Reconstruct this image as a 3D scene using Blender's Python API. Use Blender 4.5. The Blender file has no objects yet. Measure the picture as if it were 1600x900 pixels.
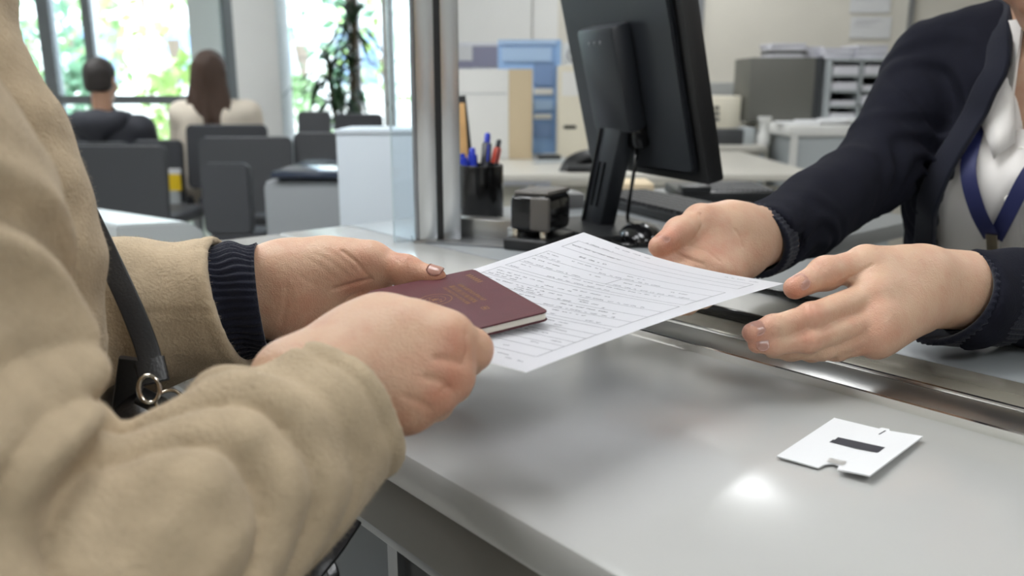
import bpy, bmesh, math, random
import numpy as np
from mathutils import Vector, Matrix
random.seed(7)
S = bpy.context.scene
COL = S.collection
# ------------------------------------------------------------------ camera
CAMZ = 1.05
FPX = 1300.0
PITCH = math.atan(310 / 1300)
CP, SP = math.cos(PITCH), math.sin(PITCH)
cam_d = bpy.data.cameras.new('camera')
cam = bpy.data.objects.new('camera', cam_d)
COL.objects.link(cam)
cam.location = (0, 0, CAMZ)
cam.rotation_euler = (math.pi / 2 - PITCH, 0, 0)
cam_d.sensor_width = 36
cam_d.lens = 36 * FPX / 1600
cam_d.clip_start = 0.02
cam_d.dof.use_dof = True
cam_d.dof.focus_distance = 0.68
cam_d.dof.aperture_fstop = 5.6
S.camera = cam
# ------------------------------------------------------------------ world, exposure
wd = bpy.data.worlds.new('sky'); S.world = wd; wd.use_nodes = True
wbg = wd.node_tree.nodes['Background']
wbg.inputs[0].default_value = (0.74, 0.87, 1.0, 1)
wbg.inputs[1].default_value = 8.0
S.view_settings.view_transform = 'Standard'
S.view_settings.look = 'None'
S.view_settings.gamma = 1
S.view_settings.use_curve_mapping = False
S.view_settings.exposure = 0.42
PANEL_STRENGTH = 11.0

# ------------------------------------------------------------------ helpers: points
def ray(px, py):
    u = (px - 800) / FPX; v = -(py - 450) / FPX
    return Vector((u, CP + v * SP, -SP + v * CP))
ORG = Vector((0, 0, CAMZ))
def P(px, py, d): return ORG + ray(px, py) * d
def at(px, py, Y):
    r = ray(px, py); return ORG + r * (Y / r.y)
TOP = 0.815                       # worktop height
def onz(px, py, z=TOP):
    r = ray(px, py); return ORG + r * ((z - CAMZ) / r.z)
BV = Vector((0.754, 0.657, 0)).normalized()      # across the counter, to the clerk
AV = Vector((-BV.y, BV.x, 0))                    # along the counter, to the waiting room
def AB(a, b, z=TOP): return AV * a + BV * b + Vector((0, 0, z))

# ------------------------------------------------------------------ helpers: materials
def lin(c):
    return tuple(((x / 255) / 12.92 if x / 255 <= 0.04045 else ((x / 255 + 0.055) / 1.055) ** 2.4) for x in c)
MATS = {}
def M(name, rgb, rough=0.5, metal=0.0, var=0.0, vscale=8.0, bump=0.0, bscale=200.0, sheen=0.0, sss=0.0,
      spec=0.5, coat=0.0, emit=0.0, aniso=None, voro=False, bdist=0.001):
    if name in MATS: return MATS[name]
    m = bpy.data.materials.new(name); m.use_nodes = True; MATS[name] = m
    nt = m.node_tree; N = nt.nodes; L = nt.links
    b = N['Principled BSDF']
    c = lin(rgb)
    b.inputs['Base Color'].default_value = (*c, 1)
    b.inputs['Roughness'].default_value = rough
    b.inputs['Metallic'].default_value = metal
    b.inputs['Specular IOR Level'].default_value = spec
    if sheen:
        b.inputs['Sheen Weight'].default_value = sheen; b.inputs['Sheen Roughness'].default_value = 0.5
    if sss:
        b.inputs['Subsurface Weight'].default_value = sss
        b.inputs['Subsurface Radius'].default_value = (0.009, 0.004, 0.002); b.inputs['Subsurface Scale'].default_value = 1.0
    if coat: b.inputs['Coat Weight'].default_value = coat; b.inputs['Coat Roughness'].default_value = 0.08
    if emit:
        b.inputs['Emission Color'].default_value = (*c, 1); b.inputs['Emission Strength'].default_value = emit
    tc = N.new('ShaderNodeTexCoord')
    vec = tc.outputs['Object']
    if aniso:
        mp = N.new('ShaderNodeMapping'); mp.inputs['Scale'].default_value = aniso
        L.new(vec, mp.inputs[0]); vec = mp.outputs[0]
    if var:
        n = N.new('ShaderNodeTexNoise'); n.inputs['Scale'].default_value = vscale; n.inputs['Detail'].default_value = 5
        L.new(vec, n.inputs['Vector'])
        r = N.new('ShaderNodeMapRange'); r.inputs['From Min'].default_value = .3; r.inputs['From Max'].default_value = .7
        r.inputs['To Min'].default_value = 1 - var; r.inputs['To Max'].default_value = 1 + var
        L.new(n.outputs['Fac'], r.inputs['Value'])
        mx = N.new('ShaderNodeMix'); mx.data_type = 'RGBA'; mx.blend_type = 'MULTIPLY'; mx.inputs[0].default_value = 1
        mx.inputs[6].default_value = (*c, 1); L.new(r.outputs[0], mx.inputs[7]); L.new(mx.outputs[2], b.inputs['Base Color'])
    if bump:
        n2 = N.new('ShaderNodeTexVoronoi' if voro else 'ShaderNodeTexNoise'); n2.inputs['Scale'].default_value = bscale
        if not voro: n2.inputs['Detail'].default_value = 4
        L.new(vec, n2.inputs['Vector'])
        bp = N.new('ShaderNodeBump'); bp.inputs['Strength'].default_value = bump; bp.inputs['Distance'].default_value = bdist
        L.new(n2.outputs[0], bp.inputs['Height']); L.new(bp.outputs[0], b.inputs['Normal'])
    return m
def glassmat(name, tint=(1, 1, 1), refl=0.08):
    if name in MATS: return MATS[name]
    m = bpy.data.materials.new(name); m.use_nodes = True; MATS[name] = m
    nt = m.node_tree; N = nt.nodes; L = nt.links; N.remove(N['Principled BSDF'])
    t = N.new('ShaderNodeBsdfTransparent'); t.inputs[0].default_value = (*tint, 1)
    g = N.new('ShaderNodeBsdfGlossy'); g.inputs['Roughness'].default_value = 0.02
    f = N.new('ShaderNodeFresnel'); f.inputs[0].default_value = 1.45
    mx = N.new('ShaderNodeMixShader'); L.new(f.outputs[0], mx.inputs[0]); L.new(t.outputs[0], mx.inputs[1]); L.new(g.outputs[0], mx.inputs[2])
    L.new(mx.outputs[0], N['Material Output'].inputs[0])
    return m

# ------------------------------------------------------------------ helpers: objects
def tag(o, label=None, cat=None, group=None, kind=None):
    if label: o['label'] = label
    if cat: o['category'] = cat
    if group: o['group'] = group
    if kind: o['kind'] = kind
    return o
def link(name, me, mat, parent=None, smooth=False):
    o = bpy.data.objects.new(name, me); COL.objects.link(o)
    if mat: me.materials.append(mat)
    if smooth:
        me.polygons.foreach_set('use_smooth', [True] * len(me.polygons))
    if parent:
        o.parent = parent
        o.matrix_parent_inverse = parent_inv(parent)
    return o
def wm(o):
    m = Matrix.LocRotScale(o.location, o.rotation_euler, o.scale)
    return m if not o.parent else wm(o.parent) @ o.matrix_parent_inverse @ m
def parent_inv(p): return wm(p).inverted()
def thing(name, label, cat, loc, group=None, rz=0.0):
    o = bpy.data.objects.new(name, None); COL.objects.link(o); o.location = loc; o.rotation_euler = (0, 0, rz)
    o.empty_display_size = 0.05
    return tag(o, label, cat, group)
def struct(o): o['kind'] = 'structure'; return o
def bm_obj(name, bm, mat, parent=None, smooth=False):
    me = bpy.data.meshes.new(name); bm.to_mesh(me); bm.free()
    return link(name, me, mat, parent, smooth)
def frame(x, y=None, z=None, o=(0, 0, 0)):
    m = Matrix((x, y, z)).transposed().to_4x4(); m.translation = Vector(o); return m
def box(name, c, s, mat, parent=None, rz=0.0, bev=0.0, rot=None, seg=2):
    """box of size s centred on c (world)"""
    bm = bmesh.new(); bmesh.ops.create_cube(bm, size=1)
    bmesh.ops.scale(bm, vec=s, verts=bm.verts)
    if bev: bmesh.ops.bevel(bm, geom=bm.edges[:], offset=min(bev, min(s) * .49), segments=seg, affect='EDGES', profile=.5)
    R = rot.to_4x4() if rot is not None else Matrix.Rotation(rz, 4, 'Z')
    bmesh.ops.transform(bm, matrix=Matrix.Translation(Vector(c)) @ R, verts=bm.verts)
    o = bm_obj(name, bm, mat, parent)
    if bev:
        o.data.polygons.foreach_set('use_smooth', [True] * len(o.data.polygons)); o.data.set_sharp_from_angle(angle=math.radians(40))
    return o
RZC = math.atan2(-AV.y, -AV.x)               # counter frame: local x = -A, local y = B
def cbox(name, a0, a1, b0, b1, z0, z1, mat, parent=None, bev=0.0):
    c = AB((a0 + a1) / 2, (b0 + b1) / 2, (z0 + z1) / 2)
    return box(name, c, (abs(a1 - a0), abs(b1 - b0), abs(z1 - z0)), mat, parent, RZC, bev)
def fbox(name, px0, px1, py0, py1, Y, dy, mat, parent=None, bev=0.0, z0=None):
    """box whose front face stands at distance Y and spans these pixels; dy deep"""
    p = at(px0, py0, Y); q = at(px1, py1, Y)
    xm = (at(px0, (py0 + py1) / 2, Y).x, at(px1, (py0 + py1) / 2, Y).x)
    zb = q.z if z0 is None else z0
    return box(name, ((xm[0] + xm[1]) / 2, Y + dy / 2, (p.z + zb) / 2), (xm[1] - xm[0], dy, p.z - zb), mat, parent, 0, bev)
def lathe(name, c, prof, mat, parent=None, n=32, rot=None, smooth=True):
    bm = bmesh.new(); rings = []
    for r, z in prof:
        if r < 1e-6: rings.append([bm.verts.new((0, 0, z))])
        else: rings.append([bm.verts.new((r * math.cos(2 * math.pi * i / n), r * math.sin(2 * math.pi * i / n), z)) for i in range(n)])
    for A, B in zip(rings, rings[1:]):
        for i in range(n):
            j = (i + 1) % n
            vs = [A[i % len(A)], A[j % len(A)], B[j % len(B)], B[i % len(B)]]
            u = []
            for v in vs:
                if v not in u: u.append(v)
            if len(u) > 2: bm.faces.new(u)
    R = rot.to_4x4() if rot is not None else Matrix()
    bmesh.ops.transform(bm, matrix=Matrix.Translation(Vector(c)) @ R, verts=bm.verts)
    bmesh.ops.recalc_face_normals(bm, faces=bm.faces[:])
    o = bm_obj(name, bm, mat, parent, smooth)
    if smooth: o.data.set_sharp_from_angle(angle=math.radians(50))
    return o
def sweep(name, pts, prof, mat, parent=None, up=(0, 0, 1), closed=False, smooth=True, scl=None):
    """profile [(side, up)] swept along pts"""
    pts = [Vector(p) for p in pts]; bm = bmesh.new(); rings = []; n = len(pts)
    for i, p in enumerate(pts):
        t = (pts[(i + 1) % n] - pts[i - 1]) if closed else (pts[min(i + 1, n - 1)] - pts[max(i - 1, 0)])
        t.normalize(); u = Vector(up(i) if callable(up) else up); s = t.cross(u).normalized(); u = s.cross(t)
        k = scl[i] if scl else 1
        rings.append([bm.verts.new(p + s * (a * k) + u * (b * k)) for a, b in prof])
    m = len(prof)
    for i in range(n if closed else n - 1):
        A, B = rings[i], rings[(i + 1) % n]
        for j in range(m): bm.faces.new((A[j], A[(j + 1) % m], B[(j + 1) % m], B[j]))
    if not closed:
        bm.faces.new(rings[0][::-1]); bm.faces.new(rings[-1])
    bmesh.ops.recalc_face_normals(bm, faces=bm.faces[:])
    o = bm_obj(name, bm, mat, parent, smooth)
    if smooth: o.data.set_sharp_from_angle(angle=math.radians(45))
    return o
def circ(r, n=10): return [(r * math.cos(2 * math.pi * i / n), r * math.sin(2 * math.pi * i / n)) for i in range(n)]
def rect(w, h, r=0.0):
    if not r: return [(-w / 2, -h / 2), (w / 2, -h / 2), (w / 2, h / 2), (-w / 2, h / 2)]
    out = []
    for cx, cy, a0 in ((w / 2 - r, h / 2 - r, 0), (-w / 2 + r, h / 2 - r, 90), (-w / 2 + r, -h / 2 + r, 180), (w / 2 - r, -h / 2 + r, 270)):
        for k in range(5):
            a = math.radians(a0 + 22.5 * k); out.append((cx + r * math.cos(a), cy + r * math.sin(a)))
    return out
def bez(ps, n=12):
    """Catmull-Rom through ps"""
    ps = [Vector(p) for p in ps]; out = []
    for i in range(len(ps) - 1):
        p0 = ps[max(i - 1, 0)]; p1 = ps[i]; p2 = ps[i + 1]; p3 = ps[min(i + 2, len(ps) - 1)]
        for k in range(n):
            t = k / n
            out.append(0.5 * ((2 * p1) + (p2 - p0) * t + (2 * p0 - 5 * p1 + 4 * p2 - p3) * t * t + (3 * p1 - p0 - 3 * p2 + p3) * t ** 3))
    out.append(ps[-1]); return out
def prism(name, poly, h, mat4, mat, parent=None, bev=0.0):
    """poly in local xy extruded 0..h in z, then mat4"""
    bm = bmesh.new(); vs = [bm.verts.new((x, y, 0)) for x, y in poly]; f = bm.faces.new(vs)
    r = bmesh.ops.extrude_face_region(bm, geom=[f]); bmesh.ops.translate(bm, vec=(0, 0, h), verts=[v for v in r['geom'] if isinstance(v, bmesh.types.BMVert)])
    bmesh.ops.recalc_face_normals(bm, faces=bm.faces[:])
    if bev: bmesh.ops.bevel(bm, geom=[e for e in bm.edges if e.calc_face_angle(0) > .5], offset=bev, segments=2, affect='EDGES')
    bmesh.ops.transform(bm, matrix=mat4, verts=bm.verts)
    return bm_obj(name, bm, mat, parent)

# ------------------------------------------------------------------ helpers: smooth bodies (signed distance fields)
class Field:
    def __init__(s, lo, hi, h):
        s.o = np.array(lo, np.float32); s.h = h
        n = np.ceil((np.array(hi) - np.array(lo)) / h).astype(int) + 1
        s.ax = [s.o[i] + h * np.arange(n[i], dtype=np.float32) for i in range(3)]
        s.V = np.full(n, 0.05, np.float32)
    def reg(s, lo, hi):
        sl = []
        for i in range(3):
            a = int(np.clip(np.floor((lo[i] - s.o[i]) / s.h), 0, len(s.ax[i]))); b = int(np.clip(np.ceil((hi[i] - s.o[i]) / s.h) + 1, 0, len(s.ax[i])))
            if b <= a: return None, None
            sl.append(slice(a, b))
        sl = tuple(sl)
        return sl, (s.ax[0][sl[0]][:, None, None], s.ax[1][sl[1]][None, :, None], s.ax[2][sl[2]][None, None, :])
    def put(s, sl, d, k, sub=False):
        v = s.V[sl]
        if sub:
            d = -d
            if k > 0:
                h = np.maximum(k - np.abs(v - d), 0) / k; s.V[sl] = np.maximum(v, d) + h * h * k * .25
            else: s.V[sl] = np.maximum(v, d)
        else:
            if k > 0:
                h = np.maximum(k - np.abs(v - d), 0) / k; s.V[sl] = np.minimum(v, d) - h * h * k * .25
            else: s.V[sl] = np.minimum(v, d)
    def cap(s, a, b, ra, rb, k=0.006, sub=False):
        a = np.array(a, np.float32); b = np.array(b, np.float32); m = max(ra, rb) + max(0.02, k * 1.5) + 2 * s.h
        sl, g = s.reg(np.minimum(a, b) - m, np.maximum(a, b) + m)
        if sl is None: return
        ab = b - a; q = float(ab @ ab) + 1e-12
        X, Y, Z = g[0] - a[0], g[1] - a[1], g[2] - a[2]
        t = np.clip((X * ab[0] + Y * ab[1] + Z * ab[2]) / q, 0, 1)
        d = np.sqrt((X - t * ab[0]) ** 2 + (Y - t * ab[1]) ** 2 + (Z - t * ab[2]) ** 2) - (ra + t * (rb - ra))
        s.put(sl, d, k, sub)
    def chain(s, pts, rs, k=0.006):
        for i in range(len(pts) - 1): s.cap(pts[i], pts[i + 1], rs[i], rs[i + 1], k)
    def ell(s, c, r, R=None, k=0.006, sub=False):
        c = np.array(c, np.float32); m = max(r) + max(.02, k * 1.5) + 2 * s.h
        sl, g = s.reg(c - m, c + m)
        if sl is None: return
        X, Y, Z = g[0] - c[0], g[1] - c[1], g[2] - c[2]
        if R is None: a, b, e = X, Y, Z
        else:
            a = X * R[0][0] + Y * R[0][1] + Z * R[0][2]; b = X * R[1][0] + Y * R[1][1] + Z * R[1][2]; e = X * R[2][0] + Y * R[2][1] + Z * R[2][2]
        k0 = np.sqrt((a / r[0]) ** 2 + (b / r[1]) ** 2 + (e / r[2]) ** 2) + 1e-6
        k1 = np.sqrt((a / r[0] ** 2) ** 2 + (b / r[1] ** 2) ** 2 + (e / r[2] ** 2) ** 2) + 1e-6
        s.put(sl, k0 * (k0 - 1) / k1, k, sub)
    def grid(s): return s.ax[0][:, None, None], s.ax[1][None, :, None], s.ax[2][None, None, :]
    def cut(s, d, k=0.003):
        """remove where d < 0"""
        d = -np.broadcast_to(d, s.V.shape); v = s.V
        h = np.maximum(k - np.abs(v - d), 0) / k; s.V = (np.maximum(v, d) + h * h * k * .25).astype(np.float32)
    def sample(s, p):
        i = [int(np.clip(round((p[j] - s.o[j]) / s.h), 0, len(s.ax[j]) - 1)) for j in range(3)]
        return float(s.V[i[0], i[1], i[2]])
    def mesh(s, name):
        V = s.V; h = s.h; sg = V < 0
        c = [(i, j, k) for i in (0, 1) for j in (0, 1) for k in (0, 1)]
        n = [d - 1 for d in V.shape]
        cs = lambda A, q: A[q[0]:q[0] + n[0], q[1]:q[1] + n[1], q[2]:q[2] + n[2]]
        cnt = sum(cs(sg, q).astype(np.int8) for q in c)
        mask = (cnt > 0) & (cnt < 8)
        idx = np.full(mask.shape, -1, np.int32); I = np.argwhere(mask); idx[mask] = np.arange(len(I))
        vals = np.stack([cs(V, q)[mask] for q in c], 1)
        acc = np.zeros((len(I), 3), np.float32); num = np.zeros((len(I), 1), np.float32)
        for a in range(8):
            for b in range(a + 1, 8):
                if sum(abs(c[a][i] - c[b][i]) for i in range(3)) != 1: continue
                va, vb = vals[:, a], vals[:, b]; x = (va < 0) != (vb < 0)
                t = np.where(x, va / np.where(x, va - vb, 1), 0)[:, None]
                pa = np.array(c[a], np.float32); pb = np.array(c[b], np.float32)
                acc += np.where(x[:, None], pa + t * (pb - pa), 0); num += x[:, None]
        verts = s.o + h * (I + acc / num)
        F = []
        for ax in range(3):
            u, w = (ax + 1) % 3, (ax + 2) % 3
            sh = list(V.shape)
            lo = [slice(None)] * 3; hi = [slice(None)] * 3; lo[ax] = slice(0, -1); hi[ax] = slice(1, None)
            A = sg[tuple(lo)]; B = sg[tuple(hi)]; E = np.argwhere(A != B)
            ok = (E[:, u] > 0) & (E[:, w] > 0) & (E[:, u] < sh[u] - 1) & (E[:, w] < sh[w] - 1); E = E[ok]
            fl = A[E[:, 0], E[:, 1], E[:, 2]]
            q = []
            for du, dw in ((-1, -1), (0, -1), (0, 0), (-1, 0)):
                e = E.copy(); e[:, u] += du; e[:, w] += dw; q.append(idx[e[:, 0], e[:, 1], e[:, 2]])
            q = np.stack(q, 1); q[~fl] = q[~fl][:, ::-1]; F.append(q)
        F = np.concatenate(F).astype(np.int32)
        return verts.astype(np.float32), F
def np_mesh(name, V, F):
    me = bpy.data.meshes.new(name)
    me.vertices.add(len(V)); me.vertices.foreach_set('co', np.ascontiguousarray(V, np.float32).ravel())
    me.loops.add(F.size); me.loops.foreach_set('vertex_index', F.ravel())
    me.polygons.add(len(F)); me.polygons.foreach_set('loop_start', np.arange(0, F.size, 4, dtype=np.int32))
    me.polygons.foreach_set('use_smooth', np.ones(len(F), bool))
    me.update(calc_edges=True); me.validate(); return me
def join_vf(parts):
    Vs, Fs, n = [], [], 0
    for V, F in parts: Vs.append(V); Fs.append(F + n); n += len(V)
    return np.concatenate(Vs), np.concatenate(Fs)
def relax(V, F, it=2, lam=0.5):
    """light smoothing of the quad net"""
    for _ in range(it):
        acc = np.zeros_like(V); n = np.zeros((len(V), 1), np.float32)
        for a, b in ((0, 1), (1, 2), (2, 3), (3, 0)):
            np.add.at(acc, F[:, a], V[F[:, b]]); np.add.at(n, F[:, a], 1); np.add.at(acc, F[:, b], V[F[:, a]]); np.add.at(n, F[:, b], 1)
        V = V + lam * (acc / np.maximum(n, 1) - V)
    return V
# ------------------------------------------------------------------ materials of the place
m_wall = M('cream_paint', (212, 208, 197), .7, var=.03, vscale=3)
m_white = M('white_paint', (225, 225, 222), .6, var=.02, vscale=3)
m_ceil = M('ceiling_tile', (228, 228, 224), .8, bump=.2, bscale=300)
m_floor = M('floor_vinyl', (150, 148, 142), .35, var=.06, vscale=12)
m_alu = M('aluminium', (150, 152, 155), .35, .9)
m_mull = M('mullion_paint', (112, 116, 118), .4, .3)
m_steel = M('brushed_steel', (166, 166, 164), .30, 1.0, var=.05, vscale=30, bump=.06, bscale=60, aniso=(1, 60, 60))
m_steelv = M('brushed_steel_upright', (196, 198, 199), .26, 1.0, bump=.05, bscale=60, aniso=(60, 60, 1))
m_lam = M('counter_laminate', (174, 174, 171), .18, var=.025, vscale=9, bump=.025, bscale=35, spec=.55, bdist=.002)
m_apron = M('counter_apron', (104, 101, 95), .4, var=.03, vscale=20)
m_desk = M('desk_laminate', (134, 138, 140), .3, var=.03, vscale=10)
m_pale = M('pale_strip_reflect', (158, 153, 140), .2, .5, var=.03, vscale=14)  # rear strip's beige is a warm reflection on steel, put into the base colour
m_dark = M('dark_panel', (58, 60, 63), .5)
m_blk = M('black_plastic', (26, 27, 29), .42, bump=.08, bscale=900)
m_gblk = M('gloss_black', (16, 16, 17), .12)
m_glass = glassmat('window_glass', (.97, .99, 1.0))
m_acryl = glassmat('screen_glass', (.90, .94, .96))

# ------------------------------------------------------------------ the room
struct(box('floor', (0, 2.4, -.05), (12, 10, .1), m_floor))
struct(box('ceiling', (0, 2.4, 2.85), (12, 10, .1), m_ceil))
struct(box('wall_front', (0, -2.55, 1.4), (12, .1, 2.9), m_white))
struct(box('wall_right', (5.0, 1.4, 1.4), (.1, 8, 2.9), m_wall))
struct(box('wall_left', (-6.0, 2.4, 1.4), (.1, 10, 2.9), m_white))
WB = 5.2
struct(box('wall_back', (2.23, WB + .05, 1.4), (5.5, .1, 2.9), m_wall))
struct(box('wall_return', (-.63, 6.25, 1.4), (.08, 2.05, 2.9), m_white, rz=math.radians(5.5)))
# window wall of the waiting room
WY = 7.2
def mull(px0, px1, name='window_frame_bar'):
    a = at(px0, 200, WY); b = at(px1, 200, WY)
    return a.x, b.x
def vbar(parent, x0, x1, mat, z0=0, z1=2.8, y=WY, dy=.1, name='mullion'):
    return box(name, ((x0 + x1) / 2, y + dy / 2, (z0 + z1) / 2), (x1 - x0, dy, z1 - z0), mat, parent)
def xs(px, Y=WY, py=100): return at(px, py, Y).x
bars = [-5.95, xs(-150), xs(76), xs(142), xs(361), xs(553), xs(607), xs(668)]
m_gpan = M('panel_greygreen', (196, 203, 200), .5)
for i in range(len(bars) - 1):
    x0, x1 = bars[i] + .05, bars[i + 1] - .05
    w = struct(bpy.data.objects.new('window_%d' % (i + 1), None)); COL.objects.link(w); w.location = ((x0 + x1) / 2, WY, 0)
    box('pane', ((x0 + x1) / 2, WY + .05, 1.4), (x1 - x0, .01, 2.7), m_glass, w)
    box('bottom_rail', ((x0 + x1) / 2, WY + .05, .06), (x1 - x0, .08, .12), m_mull, w)
    box('top_rail', ((x0 + x1) / 2, WY + .05, 2.76), (x1 - x0, .08, .08), m_mull, w)
    if i in (1, 2, 3): box('guard_rail', ((x0 + x1) / 2, WY + .03, at(300, 156, WY).z), (x1 - x0, .06, .075), m_mull, w)
m_brn = M('mullion_brown', (118, 108, 102), .4, .2)
for i, b in enumerate(bars[1:-1]):
    wd_ = .11 if i in (0, 1, 3) else (.075 if i == 2 else .10)
    struct(vbar(None, b - wd_ / 2, b + wd_ / 2, m_brn if i == 4 else m_mull if i != 5 else m_white, name='trim_%d' % (i + 1)))
struct(box('trim_7', ((xs(303) + xs(352)) / 2, WY - .03, 1.4), (xs(352) - xs(303), .05, 2.8), m_gpan))
# white column
cx0, cx1 = xs(368, 6.5), xs(436, 6.5)
struct(box('wall_column', ((cx0 + cx1) / 2, 6.68, 1.4), (cx1 - cx0, .36, 2.8), m_white, bev=.01))
# office wall trims and boards
struct(fbox('trim_8', 1092, 1104, -300, 186, WB - .03, .03, m_alu))
struct(fbox('trim_9', 1427, 1433, -300, 250, WB - .03, .03, m_alu))
struct(fbox('baseboard_back', 1104, 1300, 129, 149, WB - .03, .03, M('dado_grey', (172, 174, 172), .5)))
for k, (a, b) in enumerate(((690, 831), (833, 873))):
    struct(fbox('wall_board_%d' % (k + 1), a, b, -300, 210, WB - .05, .05, m_white))

# ceiling lights
m_diff = M('light_diffuser', (249, 251, 253), .5, emit=PANEL_STRENGTH)
def ceiling_light(x, y, lab):
    t = thing('ceiling_light', lab, 'light', (x, y, 2.8), 'ceiling light panels')
    box('diffuser', (x, y, 2.79), (.56, 1.12, .012), m_diff, t)
    for sx in (-1, 1): box('frame', (x + sx * .29, y, 2.79), (.02, 1.2, .02), m_white, t)
    for sy in (-1, 1): box('frame', (x, y + sy * .58, 2.79), (.56, .04, .02), m_white, t)
n_ = 0
for ix, x0_ in enumerate((-3.6, -2.4, -1.2, -.15, .98, 2.6)):
    for iy, y in enumerate((-1.2, 1.2, 4.35)):
        x = x0_
        if (ix, iy) not in ((1, 0), (4, 0), (1, 1), (3, 1), (5, 1), (2, 1), (0, 2), (1, 2), (4, 2)): continue  # the two unseen panels behind the camera are added fill light
        n_ += 1
        side = ['far left', 'left', 'middle left', 'middle', 'middle right', 'right'][ix]
        row = ['added as fill behind the camera', 'over the service counter', 'towards the back wall'][iy]
        ceiling_light(x, y, 'white rectangular ceiling light panel %s, in the %s column' % (row, side))

# ------------------------------------------------------------------ service counter
ctr = thing('service_counter', 'long pale grey service counter with rounded front edge and dark base panels', 'counter', AB(0.1, .45, 0), rz=RZC)
A0, A1 = -1.0, 1.30
cbox('worktop', A0, A1, .282, .612, TOP - .03, TOP, m_lam, ctr, bev=.006)
cbox('apron', A0, A1, .287, .32, TOP - .078, TOP - .028, m_apron, ctr, bev=.002)
cbox('apron_lip', A0, A1, .292, .345, TOP - .09, TOP - .0785, m_alu, ctr, bev=.002)
k = 0
a = A0
while a < A1 - .01:
    cbox('base_panel', a + .004, min(a + .39, A1), .37, .39, 0.06, TOP - .09, m_dark if k % 2 else M('base_panel_blue', (84, 92, 100), .35), ctr)
    cbox('panel_strip', a - .008, a + .008, .362, .372, 0.06, TOP - .09, m_alu, ctr)
    a += .395; k += 1
cbox('plinth', A0, A1, .40, .70, 0, .06, m_dark, ctr)
cbox('end_panel', A1 - .02, A1 - .002, .39, .73, .06, TOP - .03, m_white, ctr)
# steel dividing strip, rear strip, clerk's desk
st = tag(cbox('divider_strip', A0, .53, .613, .662, TOP - .03, TOP + .004, m_steel, None, bev=.003), 'long brushed steel strip dividing the counter from the clerk side', 'metal strip')
cbox('end_cap', .53, .538, .612, .663, TOP - .03, TOP + .005, m_blk, st)
cbox('edge_bead', A0, .53, .609, .6125, TOP - .006, TOP + .006, M('polished_edge', (215, 213, 208), .15, 1.0), st)
cbox('edge_bead', A0, .53, .6625, .666, TOP - .006, TOP + .006, MATS['polished_edge'], st)
tag(cbox('counter_infill', .54, A1, .613, .744, TOP - .03, TOP, m_lam, None, bev=.002), 'glossy grey counter section around the foot of the steel post', 'counter section')
tag(cbox('rear_strip', A0, .5385, .667, .744, TOP - .03, TOP, m_pale, None, bev=.002), 'narrow steel counter strip coloured beige for its warm reflection between steel divider and clerk desk', 'counter strip')
dk = thing('clerk_desk', 'grey clerk desk behind the steel divider carrying monitor and keyboard', 'desk', AB(.2, 1.2, 0), rz=RZC)
cbox('desktop', A0, .66, .746, 1.10, TOP - .028, TOP, m_desk, dk, bev=.003)
cbox('desktop_return', .661, A1, .746, 1.62, TOP - .028, TOP, m_desk, dk, bev=.003)
for aa in (A0 + .05, A1 - .05):
    for bb in ((.80, 1.05) if aa < 0 else (.80, 1.56)): cbox('leg', aa - .025, aa + .025, bb - .025, bb + .025, 0, TOP - .028, m_alu, dk)
cbox('modesty_panel', A0 + .08, A1 - .08, .775, .79, .15, TOP - .028, m_pale, dk)

# steel post with gasket and glass
pz0, pz1 = TOP, 2.798
pst = thing('partition_post', 'tall brushed steel partition post with dark gasket and glass edge', 'post', onz(688, 378))
fr = onz(672, 379); e1 = Vector((.985, .17, 0)).normalized(); e2 = Vector((-e1.y, e1.x, 0))
def pbox(name, u0, u1, v0, v1, z0, z1, mat, bev=.0):
    c = fr + e1 * ((u0 + u1) / 2) + e2 * ((v0 + v1) / 2); c.z = (z0 + z1) / 2
    return box(name, c, (u1 - u0, v1 - v0, z1 - z0), mat, pst, math.atan2(e1.y, e1.x), bev)
pbox('steel_face', -.0165, .0125, 0, .05, pz0, pz1, m_steelv, .0015)
pbox('gasket', .0125, .0215, .006, .05, pz0, pz1, m_blk)
pbox('steel_return', .0215, .0495, -.002, .05, pz0, pz1, m_steelv, .0015)
pbox('clamp_strip', -.022, -.017, .002, .04, pz0, pz1, m_alu, .001)
pbox('glass_pane', -.054, -.0225, .012, .024, pz0, pz1, m_acryl)
pbox('glass_edge', -.0565, -.0542, .010, .026, pz0, pz1, M('glass_edge', (190, 208, 214), .1))
pbox('base_plate', -.026, .053, -.004, .055, pz0, pz0 + .004, m_steel, .001)
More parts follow.
